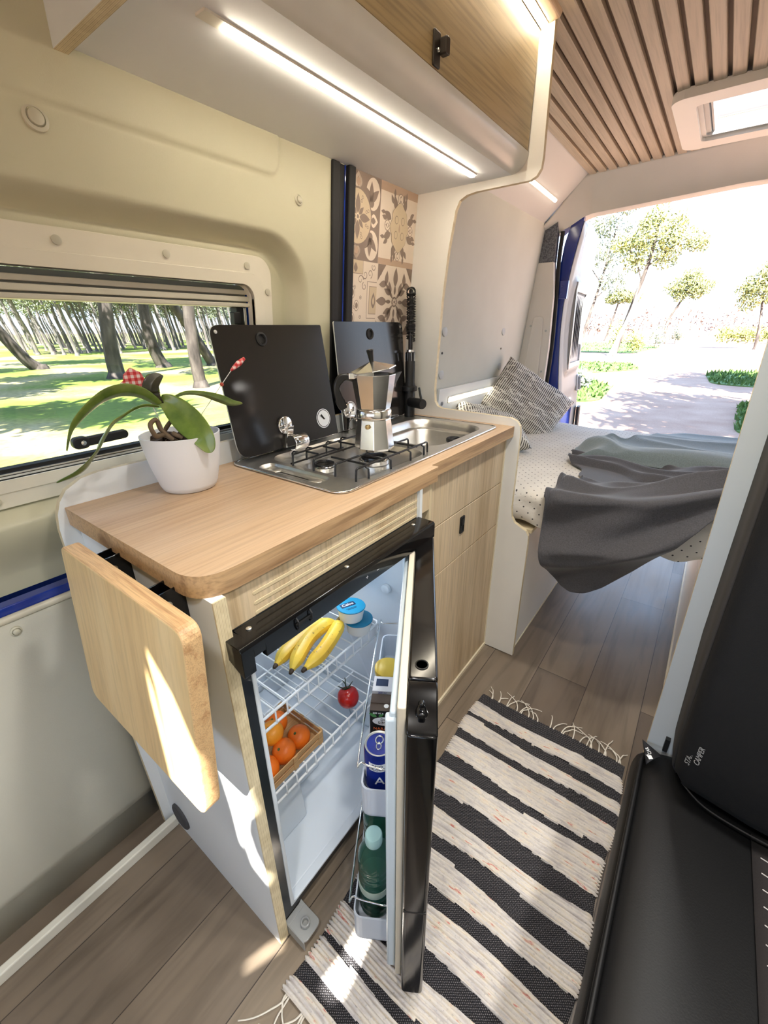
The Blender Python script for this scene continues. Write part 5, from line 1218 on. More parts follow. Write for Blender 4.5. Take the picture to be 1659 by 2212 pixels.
for k in range(4): b.lathe([(.006, 0), (.006, .004), (0, .005)], 10, RD(-.024, .052 + .024 * (k % 2), 1.362 + .036 * (k // 2)), Matrix.Rotation(PI / 2, 3, 'X'))
b.build('hinge', BLUE, rd, bevel=.004)
# ================================================================== right side
PY = .6
b = MB().prism([(.532, .0), (1.20, .0), (1.20, 1.868), (.500, 1.868), (.508, 1.20), (.520, .70)], 'y', PY, PY + .016, side=1)
o = b.build('seat_partition', [PM('partition_grey_laminate', C(200, 206, 208), .5, var=.02), plymat('partition_ply', 'y', .4, .0053)]); tag(o, 'pale grey plywood edged partition behind the black seat', 'partition')
# second bench box under the right of the bed, with a bearer
rb = thing('side_bench', 'white bench box under the right side of the bed', 'bench', (.9, 1.5, 0))
MB().box(.580, 1.19, 1.05, 2.38, .004, .33).build('box', PANEL, rb, bevel=.002)
MB().box(.574, .580, 1.05, 2.38, .0, .010).build('edge_seal', PALE, rb)
MB().box(.590, .63, 1.30, 1.62, .485, .552).build('bearer', wood('pine_bearer', C(150, 112, 72), C(116, 84, 54), 'y', 30, .06, .6), rb, bevel=.002)
MB().box(.582, .60, 1.25, 2.38, .33, .545).build('rail_board', PANEL, rb)
# bench under the seat
bs = thing('seat_bench', 'bench with a black padded cushion in the right foreground', 'seat', (.8, .1, 0))
MB().box(.540, 1.19, -1.0, PY - .002, .02, .235).mat(1).box(.536, .546, -1.0, PY - .002, .235, .24).build('base', [PANEL, PALE], bs)
MB().box(.530, .540, -1.0, PY - .002, 0, .222).mat(1).box(.530, .540, -1.0, PY - .002, .222, .226).build('kick_board', [PM('bench_board', C(196, 192, 178), .5), PLYX], bs)
m, nt, b_ = base_mat('black_leatherette'); n1 = nd(nt, 'ShaderNodeTexNoise', {'Vector': coords(nt), 'Scale': 420.0, 'Detail': 3.0})
nt.links.new(ramp(nt, n1.outputs['Fac'], [(.3, C(10, 10, 11)), (.7, C(14, 14, 15))]), b_.inputs['Base Color']); b_.inputs['Roughness'].default_value = .48; b_.inputs['Specular IOR Level'].default_value = .28; bump(nt, b_, n1.outputs['Fac'], .25, .0008)
LEATH = m
pf = [(.530, .235), (.515, .27), (.510, .34), (.513, .372), (.517, .384), (.522, .388), (.526, .384), (.530, .388), (.545, .397), (.575, .405), (.62, .408), (.70, .402), (.80, .398), (1.18, .398), (1.18, .235)]
P2 = smooth_path([(x, 0, z) for x, z in pf], 4)
P2 = [(p.x, p.z) for p in P2]
ends = [(-1.0, 0), (.30, 0), (.50, 0.0), (.575, 0), (PY - .006, .010), (PY - .003, .03)]
b = MB(); n = len(P2)
rows = [[(x + e * (1 if x < .6 else 0), y, z - (e * .6 if z > .3 else 0)) for x, z in P2] for y, e in ends]
b.add([q_ for r_ in rows for q_ in r_], [(i * n + k, i * n + (k + 1) % n, i * n + n + (k + 1) % n, i * n + n + k) for i in range(len(rows) - 1) for k in range(n)] + [tuple(range(n)), tuple(range((len(rows) - 1) * n, len(rows) * n))])
cu = b.build('cushion', LEATH, bs, smooth=50)
MB().tube([(.5225, -1.0, .3885), (.5225, .30, .3885), (.5225, .56, .3885), (.530, PY - .012, .386)], .0042, 8).build('piping', LEATH, cu, smooth=60)
# fabric centre of the seat with white stitches
b = MB().grid(14, 30, lambda u, v: (lerp(.690, 1.0, u), lerp(-.6, .50, v), .4045 + .006 * math.sin(PI * clamp(u * 1.4)))); ins = b.build('fabric_insert', PM('black_fabric', C(34, 30, 30), .9, bmp=.4, bs=600), bs, smooth=180, solid=.004)
b = MB()
for i in range(14):
    for j in range(4):
        y = .46 - i * .026 - .008 * (j % 2); x = .706 + j * .021
        b.obox((x, y, .4095 + .002 * (j > 0)), (.0062, -.0012, .0002), (0, .0006, 0), (0, 0, .0006))
b.build('stitching', PM('white_thread', C(190, 184, 180), .7), ins)
# label tag on the cushion
tg = [V((.5245, .595, .391)), V((.5295, .5735, .399)), V((.5285, .546, .402)), V((.5240, .528, .396))]
lo_, ll, lr = V((.5165, .597, .4035)), V((.5305, .538, .4045)), V((.5530, .568, .4125))
b = MB(); th_ = V((-.0004, -.0002, .0012))
def tagpt(u, v): p = lo_.lerp(ll.lerp(lr, u), v); return p + V((0, 0, .004 * math.sin(PI * u) * v))
b.grid(9, 9, tagpt)
tag_o = b.build('woven_label', PM('black_label', C(16, 18, 24), .7), bs, solid=.0012, smooth=180)
up_ = (lo_ - ll.lerp(lr, .5)).normalized(); ac_ = (lr - ll).normalized(); nz_ = ac_.cross(up_)
nz_ = nz_ if nz_.z > 0 else -nz_
ctr = lambda t, k: tagpt(k, t) + nz_ * .0018
text_mesh('CAR', .0088, WHT, 'lettering', bs, frame_M(ctr(.60, .40), up_, nz_.cross(up_)), spacing=.95)
text_mesh('S', .0085, WHT, 'lettering', bs, frame_M(ctr(.74, .22), up_, nz_.cross(up_)))
MB().obox(ctr(.87, .30), up_ * .0042, nz_.cross(up_) * .0040, nz_ * .0004).build('label_block', WHT, bs)
# seat back
sb_ = thing('padded_backrest', 'black padded seat back standing against the partition', 'seat back', (.9, .5, .40))
side_l = [(.405, .560), (.455, .585), (.60, .585)]
b = MB()
rows = []
for z, y0, xl in ((.412, .535, .600), (.43, .505, .580), (.47, .480, .566), (.55, .462, .558), (.70, .452, .553), (.90, .448, .549), (1.10, .446, .545), (1.30, .446, .542), (1.45, .450, .545), (1.50, .47, .56)):
    r_ = .022; ring_ = [(xl, PY - .006)]
    ring_ += [(xl, y0 + .07), (xl + .001, y0 + r_ + .01)] + [(xl + r_ - r_ * math.cos(a), y0 + r_ - r_ * math.sin(a)) for a in [PI / 2 * i / 5 for i in range(6)]] + [(xl + .10, y0 - .014), (xl + .25, y0 - .022), (1.15, y0), (1.17, PY - .006)]
    rows.append([(x, y, z) for x, y in ring_])
n = len(rows[0])
b.add([q_ for r_ in rows for q_ in r_], [(i * n + k, i * n + (k + 1) % n, i * n + n + (k + 1) % n, i * n + n + k) for i in range(len(rows) - 1) for k in range(n)] + [tuple(range(n)), tuple(range((len(rows) - 1) * n, len(rows) * n))])
BF = PM('black_seat_cover', C(13, 13, 15), .85, bmp=.3, bs=700)
b.build('padding', BF, sb_, smooth=50)
b = MB(); rr = []
for z, y0, xl in ((.405, .53, .578), (.47, .480, .562), (.70, .452, .5505), (.90, .448, .5465), (1.10, .446, .5425), (1.30, .446, .5395), (1.48, .455, .545)):
    rr.append([(xl, PY - .004, z), (xl - .0005, y0 + .060, z), (xl + .0015, y0 + .022, z)])
b.add([q_ for r_ in rr for q_ in r_], [(i * 3 + k, i * 3 + k + 1, i * 3 + 4 + k, i * 3 + 3 + k) for i in range(len(rr) - 1) for k in range(2)])
b.build('side_gusset', PM('charcoal_gusset', C(58, 55, 53), .85, bmp=.3, bs=700), sb_, smooth=60, solid=.003)
MB().tube(smooth_path([(.585, .512, .430), (.62, .486, .428), (.68, .474, .430), (.75, .472, .432)], 5), .0014, 6).build('bottom_welt', PM('grey_welt', C(46, 44, 44), .8), sb_)
tx = frame_M((.5625, .4685, .520), (-.12, -.22, .97), (-.75, .66, .08))
text_mesh('STAR', .0115, PM('logo_grey', C(150, 150, 150), .6), 'logo_lettering', sb_, frame_M((.5742, .4660, .534), (-.02, -.10, .99), (-.85, .5, 0)))
text_mesh('CAMPER', .0115, bpy.data.materials['logo_grey'], 'logo_lettering', sb_, frame_M((.5840, .4585, .556), (-.02, -.10, .99), (-.9, .4, 0)))
MB().box(.552, .560, PY - .010, PY - .0005, .405, .437).build('strap_slot', BLACKM, sb_)
# right hand van wall, cab shell behind the camera
WR = PM('right_wall_plastic', C(200, 196, 184), .55)
o = MB().prism([(-2.3, -.25), (2.46, -.25), (2.46, 1.93), (-2.3, 1.93)], 'x', 1.20, 1.22, holes=[rrect(-2.1, -1.25, .86, 1.5, .08)]).build('wall_right', WR); struct(o, 'right side wall of the van behind the seat', 'wall')
o = MB().box(1.19, 1.30, 2.40, 2.47, 0, 1.90).build('trim_rear', TRIMP); struct(o, 'right rear pillar of the van', 'trim')

# rag rug: thick cords woven across, in cream and charcoal bands with wavy joins
rg = thing('rag_rug', 'cream and charcoal striped rag rug with a white fringe', 'rug', (.29, .43, 0))
yb = [.880, .826, .778, .752, .704, .672, .596, .562, .489, .442, .384, .345, .290, .248, .192, .150, .082, .066, .018, -.012, -.034]
yb = [.880, .828, .779, .751, .706, .671, .602, .566, .487, .440, .384, .343, .293, .251, .188, .147, .082, .066, .022, -.014, -.034]
def jog(y, x, k): return y + .006 * math.sin(x * 9 + k * 2.3) + (.006 if math.sin(x * 5 + k * 7) > .35 else 0)
def band_of(y, x):
    for k in range(1, len(yb)):
        if y > jog(yb[k], x, k) - (0 if k < len(yb) - 1 else 1): return k - 1
    return len(yb) - 2
CW, nt, b_ = base_mat('rag_cream'); v = coords(nt, (1, 1, 1)); n1 = nd(nt, 'ShaderNodeTexNoise', {'Vector': coords(nt, (26, 120, 60)), 'Scale': 1.0, 'Detail': 3.0}); n2 = nd(nt, 'ShaderNodeTexNoise', {'Vector': coords(nt, (190, 240, 190)), 'Scale': 1.0, 'Detail': 3.0})
c = ramp(nt, n1.outputs['Fac'], [(.25, C(176, 170, 170)), (.5, C(206, 200, 194)), (.66, C(212, 202, 186)), (.72, C(190, 104, 98)), (.76, C(208, 198, 190))]); c = mix(nt, ramp(nt, n2.outputs['Fac'], [(.60, (0, 0, 0, 1)), (.72, (.6, .6, .6, 1))]), c, C(150, 148, 150))
nt.links.new(c, b_.inputs['Base Color']); b_.inputs['Roughness'].default_value = .95; bump(nt, b_, n2.outputs['Fac'], .5, .002)
CD, nt, b_ = base_mat('rag_charcoal'); n0 = nd(nt, 'ShaderNodeTexNoise', {'Vector': coords(nt), 'Scale': 60.0, 'Detail': 2.0})
tc = nd(nt, 'ShaderNodeTexCoord'); sp = nd(nt, 'ShaderNodeSeparateXYZ', {'Vector': tc.outputs['Object']})
wa = mth(nt, 'SINE', mth(nt, 'ADD', mth(nt, 'MULTIPLY', sp.outputs['X'], 1050.0), mth(nt, 'MULTIPLY', n0.outputs['Fac'], 3.0))); wb = mth(nt, 'SINE', mth(nt, 'MULTIPLY', sp.outputs['Y'], 1480.0))
chk = mth(nt, 'MULTIPLY', wa, wb)
nt.links.new(ramp(nt, chk, [(.30, C(30, 29, 33)), (.55, C(70, 68, 74)), (.75, C(132, 128, 130))]), b_.inputs['Base Color']); b_.inputs['Roughness'].default_value = .95; bump(nt, b_, chk, .6, .002)
N_Y, N_X = 640, 64; yA, yB = yb[0], yb[-1]
def rugx(u, y): return lerp(.062 + .004 * math.sin(y * 23), .524 + .005 * math.sin(y * 19 + 1) - .014 * sstep(.80, .88, y), u)
pitch = .0079
def rug_s(u, v):
    y = lerp(yA, yB, v); x = rugx(u, y); yy = y + .0025 * math.sin(x * 17 + y * 9) - .018 * (1 - u) * sstep(.7, .88, y) * 0
    dkb = band_of(y, x) % 2 == 0
    ph = abs(math.sin(PI * y / (pitch * (.8 if dkb else 1.0))))
    z = (.0065 + .0018 * ph) if dkb else (.0070 + .0050 * ph ** .7)
    e = min(u, 1 - u)
    if not dkb: x += (.006 * ph - .002) * (1 if u > .5 else -1) * sstep(.03, 0, e)
    z *= sstep(-.004, .012, e) ** .5 if e < .02 else 1
    z += .0015 * math.sin(x * 14 + y * 6) * 0
    return (x, yy, max(z, .001))
b = MB()
def mfn(i, j):
    y = lerp(yA, yB, (j + .5) / (N_Y - 1)); x = rugx((i + .5) / (N_X - 1), y); return band_of(y, x) % 2
b.grid(N_X, N_Y, rug_s, mf=lambda i, j: 0 if mfn(i, j) == 0 else 1)
b.mat(0).box(.066, .518, yB + .004, yA - .004, .001, .005)
b.build('woven_cloth', [CD, CW], rg, smooth=60)
b = MB()
def strand(x, y, d, L):
    a = random.uniform(-.9, .9); P = [V((x, y, .006))]; 
    for k in range(1, 6):
        t = k / 5; P.append(V((x + L * t * math.sin(a * t * 1.4), y + d * L * t * math.cos(a * .8 * t), .0045 + .012 * math.sin(PI * t) * random.uniform(.2, 1))))
    b.tube(smooth_path(P, 3), [.0019 - .0008 * (i / 15) for i in range(16)], 5)
xs = [.10, .103, .125, .128, .155, .158, .19, .20, .205, .23, .245, .26, .30, .31, .335, .34, .37, .39, .41, .42, .425, .445, .46, .465, .495, .500, .505]
for x in xs: strand(x, yA - .003, 1, random.uniform(.035, .075))
FRM = PM('fringe_white', C(224, 218, 206), .9); b.build('fringe', FRM, rg, smooth=60); b = MB()
for x in (.072, .076, .080, .115, .118, .122, .16, .165, .2, .24): strand(x, yB + .004, -1, random.uniform(.05, .085))
b.build('fringe', FRM, rg, smooth=60)
# ================================================================== outside
GZ = -.55
def noise_mat(name, stops, sc, rough=.9, detail=5.0, bmp_=0, scale=(1, 1, 1), sc2=None, stops2=None):
    m, nt, b = base_mat(name); n = nd(nt, 'ShaderNodeTexNoise', {'Vector': coords(nt, scale), 'Scale': sc, 'Detail': detail})
    c = ramp(nt, n.outputs['Fac'], stops)
    if sc2:
        n2 = nd(nt, 'ShaderNodeTexNoise', {'Vector': coords(nt), 'Scale': sc2, 'Detail': 4.0}); c = mix(nt, .8, c, ramp(nt, n2.outputs['Fac'], stops2), 'MULTIPLY')
    nt.links.new(c, b.inputs['Base Color']); b.inputs['Roughness'].default_value = rough
    if bmp_: bump(nt, b, n.outputs['Fac'], bmp_, .05)
    return m
SAND = noise_mat('pale_sand', [(.3, C(146, 112, 92)), (.7, C(172, 142, 122))], 1.2, sc2=30.0, stops2=[(.35, (.82, .8, .8, 1)), (.6, (1, 1, 1, 1))])
GRASS = noise_mat('meadow_grass', [(.34, C(96, 118, 40)), (.46, C(126, 146, 56)), (.54, C(160, 156, 96)), (.64, C(192, 176, 142))], .22, detail=6.0, sc2=9.0, stops2=[(.3, (.62, .64, .5, 1)), (.6, (1.1, 1.1, 1.0, 1))], bmp_=.6)
GRASS2 = noise_mat('verge_grass', [(.3, C(54, 80, 34)), (.6, C(82, 108, 52))], 2.0, sc2=14.0, stops2=[(.3, (.6, .66, .5, 1)), (.6, (1.1, 1.1, 1, 1))], bmp_=.6)
b = MB(); b.add([(-400, -120, GZ), (300, -120, GZ), (300, 600, GZ), (-400, 600, GZ)], [(0, 1, 2, 3)])
o = b.build('ground', SAND, org=(0, 0, GZ)); struct(o, 'pale sandy ground and track behind the van', 'ground')
b = MB().add([(-300, -120, GZ + .02), (-3.6, -120, GZ + .02), (-3.6, 4, GZ + .02), (-9, 30, GZ + .02), (-22, 60, GZ + .02), (-60, 160, GZ + .02), (-300, 300, GZ + .02)], [range(7)])
o = b.build('lawn_1', GRASS, org=(0, 0, GZ)); struct(o, 'sunny grass under the pines outside the side window', 'lawn')
def verge(label, pts, h=.05):
    pts = fillet(pts, 1.0, 4); b = MB().prism(pts, 'z', GZ, GZ + .03); n0 = len(b.v)
    xs_ = [p[0] for p in pts]; ys_ = [p[1] for p in pts]
    for i in range(900):
        x, y = random.uniform(min(xs_), max(xs_)), random.uniform(min(ys_), max(ys_))
        ins = False
        for k in range(len(pts)):
            (xa, ya), (xb, yb_) = pts[k - 1], pts[k]
            if (ya > y) != (yb_ > y) and x < (xb - xa) * (y - ya) / (yb_ - ya) + xa: ins = not ins
        if ins:
            hh = random.uniform(.5, 1.3) * h * 1.1; a = random.uniform(0, 6.28); w = .05
            b.add([(x - w * math.cos(a), y - w * math.sin(a), GZ + .02), (x + w * math.cos(a), y + w * math.sin(a), GZ + .02), (x + random.uniform(-.1, .1), y + random.uniform(-.1, .1), GZ + .03 + hh)], [(0, 1, 2)])
    o = b.build('grass_verge', GRASS2, flip=False); return tag(o, label, 'grass', kind='stuff')
verge('patch of green grass left of the track, nearest the van door', [(-3.4, 11), (-1.7, 11.6), (-2.0, 15), (-2.9, 17), (-4.6, 15)], .10)
verge('oval patch of grass further along the left of the track', [(-6.2, 19), (-3.6, 19.5), (-2.2, 22), (-3.0, 26), (-6, 25.5)], .08)
verge('band of grass under the far left trees', [(-14, 36), (-4.5, 36), (-4.0, 48), (-8, 60), (-18, 56)], .12)
verge('tuft of grass on the right edge of the track near the van', [(.98, 9.2), (2.2, 9.2), (2.4, 13.5), (1.1, 13.2)], .12)
verge('larger patch of grass on the right of the track', [(.45, 17.5), (2.6, 17.2), (3.2, 22), (.9, 23.5), (.2, 21)], .12)
BARKF = noise_mat('pine_bark', [(.3, C(44, 39, 37)), (.55, C(84, 76, 72)), (.75, C(112, 104, 98))], 6.0, scale=(1, 1, .25), bmp_=.5)
BARKL = noise_mat('pale_bark', [(.3, C(150, 138, 130)), (.7, C(196, 186, 178))], 3.0, scale=(1, 1, .3))
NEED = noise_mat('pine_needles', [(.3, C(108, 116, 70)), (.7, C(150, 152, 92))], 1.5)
NEEDF = noise_mat('pine_needles_hazed', [(.3, C(96, 108, 92)), (.7, C(142, 148, 124))], 1.5)  # needles lightened and greyed, haze painted into the colour
LEAFY = noise_mat('light_foliage', [(.3, C(112, 122, 58)), (.7, C(150, 152, 84))], 1.5)
def crown_mesh(blobs, n, size, seed, long=2.2):
    rnd = random.Random(seed); b = MB(); tot = sum(r[3] ** 2 for r in blobs)
    for cx, cy, cz_, r, fl in blobs:
        for i in range(int(n * r * r / tot)):
            d = V((rnd.gauss(0, 1), rnd.gauss(0, 1), rnd.gauss(0, 1))).normalized() * (rnd.random() ** .45) * r; p = V((cx, cy, cz_)) + V((d.x, d.y, d.z * fl))
            a = V((rnd.gauss(0, 1), rnd.gauss(0, 1), rnd.gauss(.5, 1))).normalized(); c = a.orthogonal().normalized(); s = size * rnd.uniform(.5, 1.2)
            b.add([p - c * s * .45, p + c * s * .45, p + a * s * long, p - a * s * .5], [(0, 1, 2), (0, 3, 1)])
    return b
def trunk_mb(pts, r0, r1, n=10):
    P = smooth_path(pts, 5); m = len(P); return MB().tube(P, [lerp(r0, r1, i / (m - 1)) for i in range(m)], n)
def tree(name, label, base, pts, r0, r1, crown, mats, group=None, branches=()):
    t = thing(name, label, 'tree', base, group); B = V(base)
    b = trunk_mb([B + V(p) for p in pts], r0, r1)
    b.tube([B + V(pts[0]) + V((0, 0, -.05)), B + V(pts[0]) + V((0, 0, .25))], [r0 * 1.5, r0 * .98], 10)
    for br in branches: b.join(trunk_mb([B + V(p) for p in br], r1 * .8, r1 * .25, 6))
    b.build('trunk', mats[0], t, smooth=60)
    if crown: blobs, n, size, seed = crown; crown_mesh(blobs, n, size, seed).xf(lambda v: v + B).build('crown', mats[1], t, weld=False, flip=False)
    return t
# pines near the side window
big = lambda h, dy: ([(0, dy, h, 2.6, .6), (1.2, dy + 1.5, h - .6, 1.8, .6), (-1, dy - 1.6, h - .4, 2.0, .6), (.4, dy - .2, h + 1.1, 1.8, .6)], 2600, .22, 3)
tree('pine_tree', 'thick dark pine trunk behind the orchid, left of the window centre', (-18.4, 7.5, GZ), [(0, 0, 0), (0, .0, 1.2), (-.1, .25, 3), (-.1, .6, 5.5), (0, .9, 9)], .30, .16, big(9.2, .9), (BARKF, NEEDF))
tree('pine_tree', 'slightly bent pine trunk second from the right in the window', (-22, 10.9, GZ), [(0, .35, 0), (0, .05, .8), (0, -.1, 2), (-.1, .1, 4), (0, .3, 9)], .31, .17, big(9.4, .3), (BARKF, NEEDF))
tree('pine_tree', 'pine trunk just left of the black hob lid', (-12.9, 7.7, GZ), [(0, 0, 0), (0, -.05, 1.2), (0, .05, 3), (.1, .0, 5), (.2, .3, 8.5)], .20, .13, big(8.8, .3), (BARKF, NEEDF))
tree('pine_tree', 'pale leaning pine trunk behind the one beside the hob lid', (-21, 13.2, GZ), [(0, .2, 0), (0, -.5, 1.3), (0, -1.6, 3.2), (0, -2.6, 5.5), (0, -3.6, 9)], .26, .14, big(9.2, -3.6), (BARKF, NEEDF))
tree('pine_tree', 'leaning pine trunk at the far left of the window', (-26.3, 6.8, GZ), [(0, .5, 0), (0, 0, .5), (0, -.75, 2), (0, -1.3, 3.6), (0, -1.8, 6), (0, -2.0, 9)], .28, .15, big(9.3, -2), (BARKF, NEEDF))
# pines outside the frame that shade the meadow
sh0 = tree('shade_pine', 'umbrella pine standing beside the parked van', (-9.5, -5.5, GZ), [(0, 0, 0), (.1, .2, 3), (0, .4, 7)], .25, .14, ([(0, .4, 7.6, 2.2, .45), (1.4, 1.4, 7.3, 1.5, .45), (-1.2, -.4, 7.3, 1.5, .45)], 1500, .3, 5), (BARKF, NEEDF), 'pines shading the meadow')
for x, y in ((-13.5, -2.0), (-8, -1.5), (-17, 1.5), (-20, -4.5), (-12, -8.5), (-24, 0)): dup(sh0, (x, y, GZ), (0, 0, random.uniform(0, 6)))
# the wood beyond the meadow
BARKW = noise_mat('hazed_wood_bark', [(.3, C(84, 78, 78)), (.55, C(118, 112, 112)), (.75, C(146, 140, 140))], 6.0, scale=(1, 1, .25))  # paler bluish grey bark, distance haze painted in
protos = []
rf = random.Random(4)
for k in range(6):
    ln = -.9 - .25 * (k % 3); H_ = 7.5 + .4 * k
    pts = [(0, 0, 0), (.05, ln * .22, 1.5), (0, ln * .55, 3.4), (0, ln * .9, H_)]
    br = [[(0, ln * .6, 3.6 + .3 * j), (rf.uniform(-.6, .6), ln * .6 + rf.uniform(-1.2, 1.2), 4.6 + .4 * j), (rf.uniform(-1, 1), ln * .6 + rf.uniform(-2, 2), 5.2 + .5 * j)] for j in range(5)]
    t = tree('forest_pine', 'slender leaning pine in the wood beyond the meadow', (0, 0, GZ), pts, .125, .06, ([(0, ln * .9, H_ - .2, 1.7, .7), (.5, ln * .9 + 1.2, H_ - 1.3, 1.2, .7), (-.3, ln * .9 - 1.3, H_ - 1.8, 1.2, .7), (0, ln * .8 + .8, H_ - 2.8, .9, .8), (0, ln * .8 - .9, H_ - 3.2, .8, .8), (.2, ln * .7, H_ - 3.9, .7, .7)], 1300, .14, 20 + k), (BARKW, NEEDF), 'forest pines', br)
    protos.append(t)
rp = random.Random(9); spots_ = []
fpos = []
for i in range(120):
    uu = (i + rp.uniform(-.4, .4)) / 120 * 560 - 10; X = -rp.uniform(38, 84)
    # direction of that column of the window, on the ground
    t_ = (X - .46); y = .0
    sl = lerp(-.2615, -.715, uu / 540)
    fpos.append((X, -.22 + t_ * sl, GZ))
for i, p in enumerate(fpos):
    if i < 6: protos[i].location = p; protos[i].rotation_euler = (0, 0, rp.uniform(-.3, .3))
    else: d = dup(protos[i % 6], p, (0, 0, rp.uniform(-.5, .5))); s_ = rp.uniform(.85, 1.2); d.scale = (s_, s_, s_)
for x, y in ((3.9, 4.2), (5.6, 7.4), (3.5, 7.4), (4.6, 12.6), (6.6, 12.2), (3.8, 14.8)):
    d = dup(sh0, (x, y, GZ), (0, 0, random.uniform(0, 6))); d['group'] = 'pines shading the track'; d['label'] = 'umbrella pine beside the track, off to the right of the van'
# trees seen through the rear doors
def blobs_at(c, rs): return [(c[0] + a, c[1] + e, c[2] + g, r, .75) for a, e, g, r in rs]
tree('pine_tree', 'tall yellow green pine above the track, centre of the rear opening', (-4.97, 31.6, GZ), [(0, 0, 0), (.35, .3, 2.4), (.75, .3, 4.6), (.95, .3, 6.2), (.9, .3, 7.6)], .15, .06,
     (blobs_at((1.0, .3, 6.35), [(0, 0, .2, 1.25), (-1.0, .3, -.2, .9), (1.1, 0, -.1, 1.0), (-.1, 0, 1.15, .75), (-1.75, 0, -.1, .7), (1.95, 0, -.3, .7), (.6, .2, -1.0, .8), (-.9, .2, -1.1, .8), (.9, 0, .8, .6), (2.3, 0, -.6, .4), (-.6, 0, .8, .6)]), 3600, .105, 41), (BARKF, NEED), None, [[(.7, .3, 4.2), (.1, .3, 5.4), (-.5, .3, 6.2)], [(.85, .3, 5.0), (1.8, .3, 5.8), (2.5, .2, 6.2)]])
tree('pine_tree', 'pale leaning bare trunk in front of the tall pine', (-5.0, 30.4, GZ), [(0, 0, 0), (.55, .2, 2.0), (1.0, .3, 3.8), (1.2, .3, 4.9)], .13, .05, None, (BARKL, NEED), None, [[(.5, .2, 1.8), (.75, .2, 3.2), (.8, .2, 4.2)]])
tree('pine_tree', 'rounded pine further along the track, right of the tall one', (-4.4, 56, GZ), [(0, 0, 0), (-.3, 0, 2.0), (.5, 0, 4.2), (.9, 0, 5.6)], .14, .06, (blobs_at((.9, 0, 5.6), [(0, 0, .1, 1.3), (-1.2, 0, -.3, 1.1), (1.3, 0, -.2, 1.1), (.1, 0, .7, 1.0), (.6, 0, -.8, .9), (-.7, 0, -1.0, .8)]), 2600, .14, 42), (BARKF, NEED))
tree('pine_tree', 'pine at the right edge of the rear opening, beside the partition', (2.6, 46, GZ), [(0, 0, 0), (-.2, 0, 2), (-.6, 0, 4)], .14, .06, (blobs_at((-.9, 0, 4.7), [(0, 0, 0, 1.2), (-.7, 0, -.5, .9), (1.0, 0, .4, 1.2), (.3, 0, .9, .9), (-.3, 0, -1.3, .9), (2.0, 0, .5, 1.1), (1.0, 0, -.9, .9)]), 2800, .13, 43), (BARKF, NEED))
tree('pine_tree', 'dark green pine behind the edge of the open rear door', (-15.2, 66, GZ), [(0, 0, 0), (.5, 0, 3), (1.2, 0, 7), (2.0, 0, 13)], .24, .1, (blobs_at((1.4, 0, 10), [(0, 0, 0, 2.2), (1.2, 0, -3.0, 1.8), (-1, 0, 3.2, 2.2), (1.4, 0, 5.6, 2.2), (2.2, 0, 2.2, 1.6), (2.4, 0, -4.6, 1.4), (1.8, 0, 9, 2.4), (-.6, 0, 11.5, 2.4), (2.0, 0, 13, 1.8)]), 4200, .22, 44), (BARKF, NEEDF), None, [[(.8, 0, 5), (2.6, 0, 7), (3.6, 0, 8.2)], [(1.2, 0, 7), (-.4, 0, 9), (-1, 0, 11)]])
tree('pine_tree', 'small round topped pine between the rear door and the tall pine', (-12.2, 66, GZ), [(0, 0, 0), (.5, 0, 3), (.9, 0, 5.6)], .16, .08, (blobs_at((1.1, 0, 5.2), [(0, 0, .1, 1.1), (-1.2, 0, -.2, .9), (1.3, 0, -.1, 1.0)]), 2200, .15, 45), (BARKF, NEED))
def bush(label, p, r, h, seed, m=LEAFY):
    t = thing('bush', label, 'bush', p); B = V(p)
    crown_mesh([(0, 0, h * .55, r, h / r * .5), (r * .4, 0, h * .35, r * .6, .8)], 420, .10, seed).xf(lambda v: v + B).build('foliage', m, t, weld=False, flip=False)
    MB().tube([B, B + V((0, 0, h * .5))], [.03, .015], 6).build('stem', BARKF, t); return t
bush('yellow green sapling on the grass close to the rear door', (-6.6, 41, GZ), .75, 2.3, 51)
bush('low yellow bush beside the pale leaning trunk', (-4.7, 37, GZ), .7, 1.6, 52)
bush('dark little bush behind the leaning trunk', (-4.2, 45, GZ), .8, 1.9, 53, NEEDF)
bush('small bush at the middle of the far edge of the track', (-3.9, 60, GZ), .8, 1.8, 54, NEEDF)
bush('spiky low plant at the left edge of the track', (-2.9, 14.0, GZ), .45, .5, 55, NEEDF)
b = MB()
for k in range(9): b.join(crown_mesh([(.4 + k * .9, 62 + .2 * k, .5, .95, .9)], 260, .16, 60 + k))
b.xf(lambda v: v + V((0, 0, GZ + .4))); o = b.build('hedge', LEAFY, weld=False, flip=False); tag(o, 'clipped yellow green hedge at the far right of the track', 'hedge')
b = MB()
rt = random.Random(77)
for k in range(46):
    x = -34 + k * 1.35; h = rt.uniform(2.6, 5.5); y = 88 + rt.uniform(-4, 6)
    b.tube([(x, y, GZ), (x + rt.uniform(-.4, .4), y, GZ + h * .6)], [.10, .04], 5); b.join(crown_mesh([(x, y, GZ + h * .62, h * .36, 1.0)], 90, .26, 300 + k))
o = b.build('far_thicket', noise_mat('hazy_twigs', [(.3, C(104, 88, 84)), (.7, C(136, 120, 112))], .4), weld=False, flip=False); tag(o, 'hazy band of bare trees across the end of the track', 'trees', kind='stuff')
